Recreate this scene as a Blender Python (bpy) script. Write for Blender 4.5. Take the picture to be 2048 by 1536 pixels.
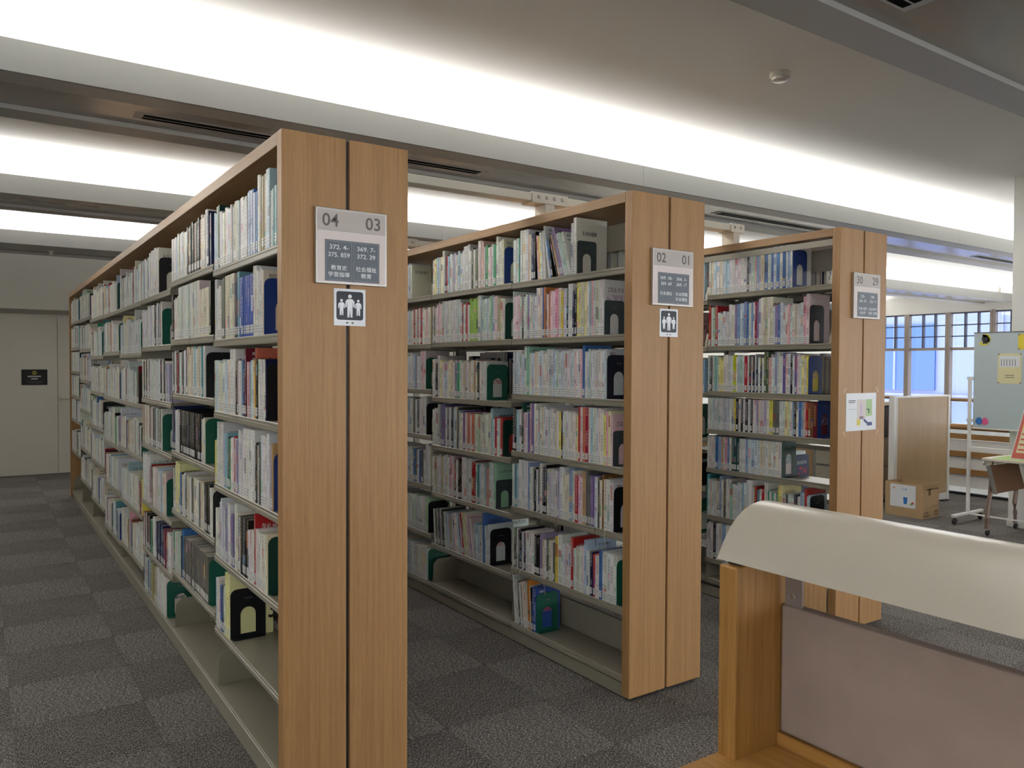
import bpy, bmesh, math, random
from mathutils import Vector, Matrix

for o in list(bpy.data.objects):
    bpy.data.objects.remove(o)
scene = bpy.context.scene
COL = scene.collection
random.seed(7)

# ------------------------------------------------------------------ camera
CAM_F, CAM_YAW, CAM_PITCH, CAM_ROLL, CAM_Z = 1562.055, 0.5983, 0.02347, 0.00443, 1.51845
_cy, _sy = math.cos(CAM_YAW), math.sin(CAM_YAW)
_fw = Vector((_sy*math.cos(CAM_PITCH), _cy*math.cos(CAM_PITCH), -math.sin(CAM_PITCH)))
_r = Vector((_cy, -_sy, 0.0))
_u = _r.cross(_fw)
_r2 = _r*math.cos(CAM_ROLL)+_u*math.sin(CAM_ROLL)
_u2 = _u*math.cos(CAM_ROLL)-_r*math.sin(CAM_ROLL)
cam_data = bpy.data.cameras.new('camera')
cam_data.sensor_width = 36.0
cam_data.lens = CAM_F/2048*36.0
cam_data.clip_start = 0.02
cam_data.clip_end = 200
cam = bpy.data.objects.new('camera', cam_data)
COL.objects.link(cam)
_m = Matrix((( _r2.x, _u2.x, -_fw.x, 0), (_r2.y, _u2.y, -_fw.y, 0), (_r2.z, _u2.z, -_fw.z, CAM_Z), (0, 0, 0, 1)))
cam.matrix_world = _m
scene.camera = cam

# ------------------------------------------------------------------ world, exposure
world = bpy.data.worlds.new('sky')
scene.world = world
world.use_nodes = True
_bg = world.node_tree.nodes['Background']
_bg.inputs[0].default_value = (1.0, 0.985, 0.965, 1)
_bg.inputs[1].default_value = 2.8
scene.view_settings.view_transform = 'Standard'
scene.view_settings.look = 'None'
scene.view_settings.gamma = 1.0
scene.view_settings.use_curve_mapping = False
scene.view_settings.exposure = 0.98

# ------------------------------------------------------------------ cove lamps in the ceiling troughs
BEAM_Y = [-5.45, -2.11, 1.23, 4.67, 8.01, 11.30]
ROOM_X0, ROOM_X1, ROOM_Y0, ROOM_Y1 = -4.0, 19.0, -7.0, 12.40
LAMP_W = 18.5            # watts per metre of trough
for i, by in enumerate(BEAM_Y):
    ld = bpy.data.lights.new('cove_lamp_light', 'AREA')
    ld.shape = 'RECTANGLE'
    ld.size = 22.4
    ld.size_y = 0.10
    ld.energy = LAMP_W*22.4
    ld.color = (1.0, 0.98, 0.945)
    lo = bpy.data.objects.new('cove_lamp_light', ld)
    COL.objects.link(lo)
    lo.location = (7.5, by+0.25, 3.08)
    lo.rotation_euler = (math.pi+0.45, 0, 0)      # shines up, leaning towards the lip

# ------------------------------------------------------------------ helpers
def s2l(c):
    return tuple((x/12.92 if x <= 0.04045 else ((x+0.055)/1.055)**2.4) for x in c)
def rgb(r, g, b):
    return s2l((r/255, g/255, b/255))

class NT:
    """small expression helper on a node tree"""
    def __init__(self, nt): self.nt = nt
    def node(self, t, **kw):
        n = self.nt.nodes.new(t)
        for k, v in kw.items(): setattr(n, k, v)
        return n
    def put(self, sock, v):
        if isinstance(v, (int, float)): sock.default_value = v
        elif isinstance(v, tuple): sock.default_value = v if len(v) == len(sock.default_value) else (*v, 1.0)
        else: self.nt.links.new(v, sock)
    def m(self, op, a, b=None, c=None):
        n = self.node('ShaderNodeMath', operation=op)
        self.put(n.inputs[0], a)
        if b is not None: self.put(n.inputs[1], b)
        if c is not None: self.put(n.inputs[2], c)
        return n.outputs[0]
    def mix(self, f, a, b):
        n = self.node('ShaderNodeMix', data_type='RGBA')
        self.put(n.inputs[0], f); self.put(n.inputs[6], a); self.put(n.inputs[7], b)
        return n.outputs[2]
    def xyz(self, x, y, z):
        n = self.node('ShaderNodeCombineXYZ')
        for i, v in enumerate((x, y, z)): self.put(n.inputs[i], v)
        return n.outputs[0]
    def sep(self, v):
        n = self.node('ShaderNodeSeparateXYZ'); self.put(n.inputs[0], v)
        return n.outputs
    def noise(self, vec, scale, detail=2.0, rough=0.5):
        n = self.node('ShaderNodeTexNoise')
        self.put(n.inputs['Vector'], vec); n.inputs['Scale'].default_value = scale
        n.inputs['Detail'].default_value = detail; n.inputs['Roughness'].default_value = rough
        return n.outputs[0]
    def ramp(self, f, a, b, lo=0.0, hi=1.0):
        n = self.node('ShaderNodeMapRange'); n.clamp = True
        self.put(n.inputs[0], f)
        for i, v in enumerate((a, b, lo, hi)): n.inputs[i+1].default_value = v
        return n.outputs[0]
    def between(self, x, a, b):
        return self.m('MULTIPLY', self.m('GREATER_THAN', x, a), self.m('LESS_THAN', x, b))

MATS = {}
def new_mat(name):
    m = bpy.data.materials.new(name); m.use_nodes = True
    MATS[name] = m
    nt = NT(m.node_tree)
    return m, nt, m.node_tree.nodes['Principled BSDF']
def plain(name, col, rough=0.5, metal=0.0, var=0.05, scale=6.0, spec=0.5, coat=0.0):
    m, n, p = new_mat(name)
    tc = n.node('ShaderNodeTexCoord').outputs['Object']
    f = n.noise(tc, scale, 3)
    k = n.ramp(f, 0.3, 0.7, 1-var, 1+var)
    mx = n.node('ShaderNodeMix', data_type='RGBA', blend_type='MULTIPLY')
    mx.inputs[0].default_value = 1.0
    mx.inputs[6].default_value = (*col, 1)
    n.put(mx.inputs[7], n.xyz(k, k, k))
    n.put(p.inputs['Base Color'], mx.outputs[2])
    p.inputs['Roughness'].default_value = rough
    p.inputs['Metallic'].default_value = metal
    p.inputs['Specular IOR Level'].default_value = spec
    if coat: p.inputs['Coat Weight'].default_value = coat; p.inputs['Coat Roughness'].default_value = 0.2
    return m
def wood(name, light, dark, axis='z', rough=0.45, scale=1.0):
    m, n, p = new_mat(name)
    tc = n.node('ShaderNodeTexCoord').outputs['Object']
    s = n.sep(tc)
    k = {'x': (1.2, 60, 60), 'y': (60, 1.2, 60), 'z': (60, 60, 1.2)}[axis]
    v = n.xyz(n.m('MULTIPLY', s[0], k[0]), n.m('MULTIPLY', s[1], k[1]), n.m('MULTIPLY', s[2], k[2]))
    g = n.noise(v, 1.4*scale, 5, 0.65)
    v2 = n.xyz(n.m('MULTIPLY', s[0], k[0]*4), n.m('MULTIPLY', s[1], k[1]*4), n.m('MULTIPLY', s[2], k[2]*7))
    g2 = n.noise(v2, 1.6*scale, 2, 0.5)
    v3 = n.xyz(n.m('MULTIPLY', s[0], k[0]/10), n.m('MULTIPLY', s[1], k[1]/10), n.m('MULTIPLY', s[2], k[2]/4))
    g3 = n.noise(v3, 1.0, 1)
    f = n.m('ADD', n.m('MULTIPLY', g, 0.55), n.m('ADD', n.m('MULTIPLY', g2, 0.3), n.m('MULTIPLY', g3, 0.15)))
    f = n.ramp(f, 0.36, 0.62)
    n.put(p.inputs['Base Color'], n.mix(f, dark, light))
    p.inputs['Roughness'].default_value = rough
    b = n.node('ShaderNodeBump'); b.inputs['Strength'].default_value = 0.08; b.inputs['Distance'].default_value = 0.002
    n.put(b.inputs['Height'], g2); n.put(p.inputs['Normal'], b.outputs[0])
    return m

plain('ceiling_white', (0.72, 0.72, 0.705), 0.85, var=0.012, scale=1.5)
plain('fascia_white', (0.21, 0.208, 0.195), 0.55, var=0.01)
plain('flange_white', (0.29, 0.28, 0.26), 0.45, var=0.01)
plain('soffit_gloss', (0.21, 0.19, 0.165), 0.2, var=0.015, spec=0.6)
plain('wall_cream', (0.74, 0.725, 0.65), 0.75, var=0.012, scale=2)
plain('panel_cream', (0.68, 0.655, 0.575), 0.5, var=0.015, scale=2)
plain('track_grey', (0.25, 0.235, 0.20), 0.5)
plain('pillar_white', (0.66, 0.655, 0.62), 0.7, var=0.015)
plain('black_gap', (0.006, 0.006, 0.006), 0.9, spec=0.02)
wood('oak', rgb(184, 141, 93), rgb(158, 115, 69))
wood('oak_long', rgb(176, 138, 92), rgb(152, 112, 70), 'y')
wood('oak_golden', rgb(168, 124, 64), rgb(132, 90, 40))
wood('oak_golden_long', rgb(180, 134, 72), rgb(146, 102, 50), 'y')
wood('oak_pale', rgb(190, 160, 122), rgb(172, 142, 106))
wood('oak_rail', rgb(168, 126, 74), rgb(135, 98, 56), 'y')
plain('steel_beige', rgb(148, 142, 126), 0.34, var=0.02, spec=0.5)
plain('steel_cream', rgb(205, 198, 182), 0.4, var=0.02)
plain('steel_dark', (0.035, 0.035, 0.038), 0.4)
plain('aluminium', (0.55, 0.53, 0.50), 0.35, 0.7)
plain('bolt_steel', (0.45, 0.43, 0.40), 0.3, 0.8)
plain('sign_face', rgb(214, 204, 200), 0.4, var=0.01)
plain('sign_face_pink', rgb(232, 218, 214), 0.4, var=0.01)
plain('sign_header', rgb(196, 186, 180), 0.4, var=0.01)
plain('sign_slate', rgb(98, 106, 116), 0.4, var=0.02)
plain('sign_line', rgb(150, 156, 164), 0.4)
plain('sign_text_grey', rgb(104, 98, 96), 0.5)
plain('sign_text_white', rgb(236, 238, 240), 0.5)
plain('paper_white', rgb(226, 228, 232), 0.35, var=0.01)
plain('paper_yellow', rgb(222, 214, 170), 0.5, var=0.01)
plain('film_white', rgb(224, 226, 232), 0.12, var=0.01)
plain('pictogram_navy', rgb(14, 20, 38), 0.12, var=0.2, spec=0.2)
plain('pictogram_white', rgb(240, 242, 246), 0.3, var=0.01)
plain('ink_dark', rgb(40, 40, 44), 0.5)
plain('hood_white', rgb(164, 157, 145), 0.28, var=0.008, scale=3)
plain('fabric_mauve', rgb(150, 134, 126), 0.95, var=0.06, scale=9, spec=0.15)
plain('bracket_grey', rgb(132, 120, 118), 0.4)
plain('rubber_black', (0.015, 0.015, 0.016), 0.5)
plain('board_bluegrey', rgb(186, 198, 203), 0.35, var=0.012)
plain('stand_white', rgb(226, 224, 220), 0.35, var=0.01)
plain('cardboard', rgb(182, 152, 114), 0.8, var=0.03)
plain('cardboard_dark', rgb(120, 92, 62), 0.8)
plain('tape_clear', rgb(205, 178, 138), 0.15)
plain('green_cloth', rgb(176, 206, 122), 0.8)
plain('laminate_cream', rgb(214, 206, 186), 0.4)
plain('frame_brown', rgb(126, 104, 92), 0.35, 0.2)
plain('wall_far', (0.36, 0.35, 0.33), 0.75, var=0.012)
plain('panel_brown', rgb(108, 74, 48), 0.6)
plain('steel_mid', rgb(120, 118, 112), 0.4)
plain('desk_white', rgb(236, 232, 224), 0.4)
plain('window_frame', rgb(112, 103, 94), 0.4, 0.3)
plain('window_bar', rgb(28, 30, 44), 0.5)
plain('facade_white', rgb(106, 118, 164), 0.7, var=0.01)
plain('facade_blue', rgb(38, 76, 140), 0.35, var=0.02)
plain('facade_grey', rgb(110, 118, 145), 0.6)
for nm, c in dict(red=(206, 70, 56), yellow=(226, 206, 60), blue=(48, 120, 196), pink=(226, 96, 150), navy=(50, 62, 130),
                  green=(168, 200, 140), mauve=(140, 112, 126), lilac=(206, 186, 210), orange=(216, 140, 70), black=(22, 22, 26),
                  poster_red=(196, 92, 76), sky=(88, 152, 214), moon=(226, 214, 92)).items():
    plain('print_'+nm, rgb(*c), 0.45, var=0.02)
BOOKEND_RGB = dict(bl=(32, 62, 132), bk=(14, 17, 26), bb=(20, 26, 46), dg=(10, 62, 52), gr=(20, 96, 78), s=(66, 78, 80))
for k, c in BOOKEND_RGB.items():
    plain('bookend_'+k, rgb(*c), 0.42, var=0.03)
plain('page_paper', rgb(226, 220, 206), 0.85, var=0.03, scale=60)

# glass
m, n, p = new_mat('glass')
p.inputs['Base Color'].default_value = (0.93, 0.97, 1, 1); p.inputs['Roughness'].default_value = 0.0
p.inputs['Transmission Weight'].default_value = 1.0; p.inputs['IOR'].default_value = 1.0; p.inputs['Specular IOR Level'].default_value = 0.3
# a lamp tube
m, n, p = new_mat('lamp_glow')
p.inputs['Emission Color'].default_value = (0.95, 0.98, 1, 1); p.inputs['Emission Strength'].default_value = 2.5

# carpet, pile turned two ways, its light and dark sheen put into the colours
def carpet(name, a, b, c, turn):
    m, n, p = new_mat(name)
    tc = n.node('ShaderNodeTexCoord').outputs['Object']
    s = n.sep(tc)
    k = (0.55, 1.6) if turn else (1.6, 0.55)
    v = n.xyz(n.m('MULTIPLY', s[0], k[0]), n.m('MULTIPLY', s[1], k[1]), s[2])
    f = n.ramp(n.noise(v, 110, 3, 0.8), 0.38, 0.62)
    g = n.ramp(n.noise(v, 190, 1, 0.5), 0.55, 0.68)
    h = n.ramp(n.noise(tc, 3.0, 2), 0.3, 0.7, 0.92, 1.08)
    colr = n.mix(g, n.mix(f, a, b), c)
    mx = n.node('ShaderNodeMix', data_type='RGBA', blend_type='MULTIPLY'); mx.inputs[0].default_value = 1
    n.put(mx.inputs[6], colr); n.put(mx.inputs[7], n.xyz(h, h, h))
    n.put(p.inputs['Base Color'], mx.outputs[2])
    p.inputs['Roughness'].default_value = 0.95; p.inputs['Specular IOR Level'].default_value = 0.1
    bp = n.node('ShaderNodeBump'); bp.inputs['Strength'].default_value = 0.5; bp.inputs['Distance'].default_value = 0.004
    n.put(bp.inputs['Height'], f); n.put(p.inputs['Normal'], bp.outputs[0])
carpet('carpet_light', rgb(60, 58, 56), rgb(128, 124, 120), rgb(208, 202, 196), True)
carpet('carpet_dark', rgb(56, 54, 52), rgb(118, 114, 110), rgb(188, 182, 176), False)
plain('carpet_far', rgb(112, 108, 105), 0.95, var=0.1, scale=80, spec=0.1)
plain('carpet_joint', rgb(62, 60, 58), 0.95, spec=0.1)

# book cover: colours come with each book, print is procedural
def book_cover():
    m, n, p = new_mat('book_cover')
    at = lambda k, o=0: n.node('ShaderNodeAttribute', attribute_name=k).outputs[o]
    col, ink, acc = at('bcol'), at('ink'), at('acc')
    par = n.sep(at('par', 1)); seed, wid, kind = par[0], par[1], par[2]
    uv = n.sep(n.node('ShaderNodeUVMap', uv_map='UVMap').outputs[0]); u, v = uv[0], uv[1]
    M = n.m
    fr = lambda k, a=0.0: M('FRACT', M('ADD', M('MULTIPLY', seed, k), a))
    isp = n.between(kind, 0.5, 1.5); isc = n.between(kind, 1.5, 2.5)
    # spine: a column of characters with gaps, above the shelf label
    x = M('MULTIPLY', M('SUBTRACT', u, 0.5), wid)
    half = M('MINIMUM', M('MULTIPLY', wid, 0.34), 0.0062)
    colm = M('LESS_THAN', M('ABSOLUTE', x), half)
    ns = n.noise(n.xyz(x, v, M('MULTIPLY', seed, 40)), 520, 1)
    pitch = M('DIVIDE', 0.78, M('MULTIPLY', half, 2.0))
    gap = M('LESS_THAN', M('FRACT', M('MULTIPLY', v, pitch)), 0.84)
    zone = M('GREATER_THAN', n.noise(n.xyz(M('MULTIPLY', v, 13), M('MULTIPLY', seed, 77), 0.0), 1.0, 0), 0.44)
    tx = M('MULTIPLY', M('MULTIPLY', M('GREATER_THAN', ns, 0.515), gap), M('MULTIPLY', M('MULTIPLY', colm, zone), M('GREATER_THAN', v, 0.055)))
    tx = M('MULTIPLY', tx, isp)
    # accent band on the spine
    b0 = M('ADD', M('MULTIPLY', fr(7.13), 0.15), 0.03)
    b1 = M('ADD', b0, M('ADD', M('MULTIPLY', fr(3.71), 0.07), 0.006))
    band = M('MULTIPLY', M('MULTIPLY', M('GREATER_THAN', v, b0), M('LESS_THAN', v, b1)), M('GREATER_THAN', fr(11.9), 0.66))
    band = M('MULTIPLY', band, isp)
    # cover: title line, two bar codes on some, a colour block on others (v counts down from the top edge)
    tz = M('MULTIPLY', n.between(v, -0.058, -0.036), n.between(u, 0.025, 0.125))
    tn = M('GREATER_THAN', n.noise(n.xyz(u, v, M('MULTIPLY', seed, 31)), 230, 1), 0.5)
    tg = M('LESS_THAN', M('FRACT', M('MULTIPLY', u, 46)), 0.82)
    code = M('LESS_THAN', fr(17.3), 0.33)
    title = M('MULTIPLY', M('MULTIPLY', tz, tn), M('MULTIPLY', tg, M('SUBTRACT', 1.0, code)))
    bars = M('GREATER_THAN', n.noise(n.xyz(M('MULTIPLY', u, 900), seed, 0.0), 1.0, 0), 0.47)
    bz = M('MULTIPLY', n.between(u, 0.022, 0.056), M('ADD', n.between(v, -0.026, -0.014), n.between(v, -0.048, -0.036)))
    barcode = M('MULTIPLY', M('MULTIPLY', bars, bz), code)
    blk = M('MULTIPLY', M('MULTIPLY', n.between(v, -0.13, -0.07), n.between(u, 0.02, 0.12)), M('GREATER_THAN', fr(5.77), 0.45))
    blk = M('MULTIPLY', blk, M('MULTIPLY', isc, M('GREATER_THAN', n.noise(n.xyz(u, v, seed), 45, 2), 0.47)))
    ct = M('MULTIPLY', M('ADD', title, barcode), isc)
    c1 = n.mix(M('MULTIPLY', band, 0.65), col, acc)
    c2 = n.mix(M('MULTIPLY', blk, 0.6), c1, acc)
    c3 = n.mix(M('MULTIPLY', M('MINIMUM', M('ADD', tx, ct), 1.0), 0.72), c2, ink)
    n.put(p.inputs['Base Color'], c3)
    p.inputs['Roughness'].default_value = 0.38
    p.inputs['Specular IOR Level'].default_value = 0.25
book_cover()
m, n, p = new_mat('shelf_label')
uv = n.sep(n.node('ShaderNodeUVMap', uv_map='UVMap').outputs[0])
sd = n.sep(n.node('ShaderNodeAttribute', attribute_name='par').outputs[1])[0]
ln = n.m('LESS_THAN', n.m('FRACT', n.m('MULTIPLY', uv[1], 3.0)), 0.55)
tn = n.m('GREATER_THAN', n.noise(n.xyz(n.m('MULTIPLY', uv[0], 7), n.m('MULTIPLY', uv[1], 9), n.m('MULTIPLY', sd, 60)), 1.0, 1), 0.5)
n.put(p.inputs['Base Color'], n.mix(n.m('MULTIPLY', ln, n.m('MULTIPLY', tn, 0.75)), rgb(228, 228, 224), rgb(70, 70, 80)))
p.inputs['Roughness'].default_value = 0.35

# ------------------------------------------------------------------ mesh collecting
class MB:
    def __init__(self):
        self.v, self.f, self.mi, self.uv, self.at = [], [], [], [], []
    def face(self, pts, mi=0, uv=None, at=None):
        b = len(self.v); self.v += [tuple(q) for q in pts]
        self.f.append(tuple(range(b, b+len(pts)))); self.mi.append(mi)
        self.uv.append(uv); self.at.append(at)
    def mesh(self, verts, faces, mi=0):
        b = len(self.v); self.v += [tuple(q) for q in verts]
        for fc in faces:
            self.f.append(tuple(b+i for i in fc)); self.mi.append(mi); self.uv.append(None); self.at.append(None)
        return self
    def box(self, x0, x1, y0, y1, z0, z1, mi=0):
        v = [(x0, y0, z0), (x1, y0, z0), (x1, y1, z0), (x0, y1, z0), (x0, y0, z1), (x1, y0, z1), (x1, y1, z1), (x0, y1, z1)]
        return self.mesh(v, [(0, 3, 2, 1), (4, 5, 6, 7), (0, 1, 5, 4), (1, 2, 6, 5), (2, 3, 7, 6), (3, 0, 4, 7)], mi)
    def bbox(self, x0, x1, y0, y1, z0, z1, b=0.003):
        """box with all edges chamfered"""
        bm = bmesh.new(); bmesh.ops.create_cube(bm, size=1.0)
        for q in bm.verts:
            q.co = Vector(((x0+x1)/2+q.co.x*(x1-x0), (y0+y1)/2+q.co.y*(y1-y0), (z0+z1)/2+q.co.z*(z1-z0)))
        bmesh.ops.bevel(bm, geom=list(bm.edges), offset=b, segments=2, affect='EDGES', profile=0.5)
        bm.verts.index_update()
        self.mesh([q.co[:] for q in bm.verts], [[q.index for q in fc.verts] for fc in bm.faces]); bm.free()
        return self
    def prism(self, pts, axis, a, b):
        """closed 2D outline extruded from a to b along axis; the 2D pair is the other two axes in xyz order"""
        def P(q, t):
            return {'x': (t, q[0], q[1]), 'y': (q[0], t, q[1]), 'z': (q[0], q[1], t)}[axis]
        k = len(pts)
        v = [P(q, a) for q in pts]+[P(q, b) for q in pts]
        fc = [tuple(range(k-1, -1, -1)), tuple(range(k, 2*k))]+[(i, (i+1) % k, k+(i+1) % k, k+i) for i in range(k)]
        return self.mesh(v, fc)
    def ringplate(self, outer, inner, axis, a, b):
        """plate with a hole: outer and inner outlines with the same number of points"""
        def P(q, t):
            return {'x': (t, q[0], q[1]), 'y': (q[0], t, q[1]), 'z': (q[0], q[1], t)}[axis]
        k = len(outer)
        v = [P(q, a) for q in outer]+[P(q, a) for q in inner]+[P(q, b) for q in outer]+[P(q, b) for q in inner]
        fc = []
        for i in range(k):
            j = (i+1) % k
            fc += [(i, j, k+j, k+i), (2*k+j, 2*k+i, 3*k+i, 3*k+j), (j, i, 2*k+i, 2*k+j), (k+i, k+j, 3*k+j, 3*k+i)]
        return self.mesh(v, fc)
    def tube(self, path, r, seg=10, r2=None):
        pts = [Vector(q) for q in path]; rings = []
        for i, q in enumerate(pts):
            d = (pts[min(i+1, len(pts)-1)]-pts[max(i-1, 0)]).normalized()
            a = d.cross(Vector((0, 0, 1)))
            if a.length < 1e-3: a = Vector((1, 0, 0))
            a.normalize(); bb = d.cross(a).normalized()
            rr = r if r2 is None else r+(r2-r)*i/(len(pts)-1)
            rings.append([q+a*(rr*math.cos(2*math.pi*k/seg))+bb*(rr*math.sin(2*math.pi*k/seg)) for k in range(seg)])
        v = [x for g in rings for x in g]; fc = []
        for i in range(len(rings)-1):
            for k in range(seg):
                fc.append((i*seg+k, i*seg+(k+1) % seg, (i+1)*seg+(k+1) % seg, (i+1)*seg+k))
        fc.append(tuple(range(seg-1, -1, -1))); fc.append(tuple((len(rings)-1)*seg+k for k in range(seg)))
        return self.mesh(v, fc)
    def lathe(self, prof, c, axis='z', seg=20):
        v, fc = [], []
        for (rr, h) in prof:
            for k in range(seg):
                a = 2*math.pi*k/seg; p2 = (rr*math.cos(a), rr*math.sin(a))
                v.append({'z': (c[0]+p2[0], c[1]+p2[1], c[2]+h), 'y': (c[0]+p2[0], c[1]+h, c[2]+p2[1]), 'x': (c[0]+h, c[1]+p2[0], c[2]+p2[1])}[axis])
        for i in range(len(prof)-1):
            for k in range(seg):
                fc.append((i*seg+k, i*seg+(k+1) % seg, (i+1)*seg+(k+1) % seg, (i+1)*seg+k))
        fc.append(tuple(range(seg-1, -1, -1))); fc.append(tuple((len(prof)-1)*seg+k for k in range(seg)))
        return self.mesh(v, fc)
    def data(self, name, mats, origin=(0, 0, 0), fixn=True, smooth=False):
        me = bpy.data.meshes.new(name)
        ox, oy, oz = origin
        me.from_pydata([(a-ox, b-oy, c-oz) for a, b, c in self.v], [], self.f)
        for k in (mats if isinstance(mats, (list, tuple)) else [mats]): me.materials.append(MATS[k])
        me.polygons.foreach_set('material_index', self.mi)
        if any(q is not None for q in self.at):
            ul = me.uv_layers.new(name='UVMap'); U = []
            A = {k: [] for k in ('bcol', 'ink', 'acc', 'par')}
            for fc, q, t in zip(self.f, self.uv, self.at):
                q = q or [(0, 0)]*len(fc); t = t or ((.8, .8, .8), (0, 0, 0), (.5, .5, .5), (0, 0, 0))
                for w in q: U += [w[0], w[1]]
                for kk, val in zip(A, t): A[kk] += [*val, *((1.0,) if kk != 'par' else ())]*len(fc)
            ul.data.foreach_set('uv', U)
            for kk in A:
                if kk == 'par':
                    a_ = me.attributes.new('par', 'FLOAT_VECTOR', 'CORNER'); a_.data.foreach_set('vector', A[kk])
                else:
                    a_ = me.attributes.new(kk, 'FLOAT_COLOR', 'CORNER'); a_.data.foreach_set('color', A[kk])
        elif fixn:
            bm = bmesh.new(); bm.from_mesh(me); bmesh.ops.recalc_face_normals(bm, faces=bm.faces); bm.to_mesh(me); bm.free()
        if smooth:
            me.polygons.foreach_set('use_smooth', [True]*len(me.polygons))
            me.set_sharp_from_angle(angle=math.radians(40))
        me.update()
        return me
    def build(self, name, mats, parent=None, smooth=False, origin=None):
        o_ = origin if origin is not None else (tuple(world_loc(parent)) if parent else (0, 0, 0))
        me = self.data(name, mats, o_, smooth=smooth)
        ob = bpy.data.objects.new(name, me); COL.objects.link(ob)
        if parent: ob.parent = parent
        elif origin is not None: ob.location = origin
        return ob
def world_loc(o):
    v = Vector((0, 0, 0))
    while o is not None:
        v = v+o.location; o = o.parent
    return v
def tag(o, label=None, cat=None, group=None, kind=None):
    if label: o['label'] = label
    if cat: o['category'] = cat
    if group: o['group'] = group
    if kind: o['kind'] = kind
    return o
def thing(name, loc, label, cat, group=None):
    o = bpy.data.objects.new(name, None); COL.objects.link(o)
    o.location = loc; o.empty_display_size = 0.1
    return tag(o, label, cat, group)
def place(me, name, parent, loc=(0, 0, 0)):
    """another object on shared mesh data; loc in world coordinates"""
    o = bpy.data.objects.new(name, me); COL.objects.link(o)
    if parent:
        o.parent = parent; w = world_loc(parent)
        o.location = (loc[0]-w.x, loc[1]-w.y, loc[2]-w.z)
    else: o.location = loc
    return o

# ------------------------------------------------------------------ lettering (made first, while the scene is small)
TXT = {}
def make_texts(strings):
    cu = bpy.data.curves.new('lettering', 'FONT'); cu.resolution_u = 3; cu.offset = 0.012
    ob = bpy.data.objects.new('lettering', cu); COL.objects.link(ob)
    for s_ in strings:
        cu.body = s_
        dg = bpy.context.evaluated_depsgraph_get(); dg.update()
        me = bpy.data.meshes.new_from_object(ob.evaluated_get(dg))
        vs = [(q.co.x, q.co.y) for q in me.vertices]; fs = [tuple(pg.vertices) for pg in me.polygons]
        x0 = min(a for a, b in vs); x1 = max(a for a, b in vs); y0 = min(b for a, b in vs); y1 = max(b for a, b in vs)
        TXT[s_] = (vs, fs, x0, x1, y0, y1)
        bpy.data.meshes.remove(me)
    bpy.data.objects.remove(ob); bpy.data.curves.remove(cu)
SIGNS = [
    ('04', '03', ['372. 4-', '375. 859'], ['369. 7-', '372. 39'], ['教育史', '学習指導'], ['社会福祉', '教育']),
    ('02', '01', ['369. 18-', '369. 69'], ['366. 3-', '369. 17'], ['社会福祉'], ['社会問題', '社会福祉']),
    ('30', '29', ['323-', '366. 29'], ['300-', '322. 9'], ['法律 経済', '社会学'], ['社会科学', '政治 法律'])]
COVER_TITLES = ['乳児の保育', '中学', '子ども', '子育て支援', '社会的養護', '施設実習', '介護保険改正', 'ケアが街に', 'やってきた', 'シングルマザー', '介護', '郷', '3']
make_texts([t for sg in SIGNS for q in sg for t in ([q] if isinstance(q, str) else q)]+COVER_TITLES+['ごみ箱'])
def text_on(mb, s_, cx, cz, height, plane, d, mi=0, width=None, anchor='c'):
    """put a string on a vertical plane: plane 'y' faces -Y (reads along +X), 'x' faces -X (reads along -Y)"""
    vs, fs, x0, x1, y0, y1 = TXT[s_]
    k = height/(y1-y0); kx = k if width is None else width/(x1-x0)
    xm = (x0+x1)/2 if anchor == 'c' else x0; ym = (y0+y1)/2
    if plane == 'y': v = [(cx+(a-xm)*kx, d, cz+(b-ym)*k) for a, b in vs]
    else: v = [(d, cx-(a-xm)*kx, cz+(b-ym)*k) for a, b in vs]
    mb.mesh(v, fs, mi)
    return mb

# ================================================================== the setting
def struct(o): return tag(o, kind='structure')
def proj(x, y, z):
    d = Vector((x, y, z-CAM_Z)); w = d.dot(_fw)
    if w < 0.05: return (-9999, -9999, w)
    return (1024+CAM_F*d.dot(_r2)/w, 768-CAM_F*d.dot(_u2)/w, w)

# glass that lets light through
_m = MATS['glass']; _nt = NT(_m.node_tree); _m.node_tree.nodes.clear()
_o = _nt.node('ShaderNodeOutputMaterial'); _t = _nt.node('ShaderNodeBsdfTransparent'); _g = _nt.node('ShaderNodeBsdfGlossy'); _g.inputs['Roughness'].default_value = 0.02
_t.inputs[0].default_value = (0.94, 0.97, 1, 1)
_x = _nt.node('ShaderNodeMixShader'); _x.inputs[0].default_value = 0.05
_m.node_tree.links.new(_t.outputs[0], _x.inputs[1]); _m.node_tree.links.new(_g.outputs[0], _x.inputs[2]); _m.node_tree.links.new(_x.outputs[0], _o.inputs[0])

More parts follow.
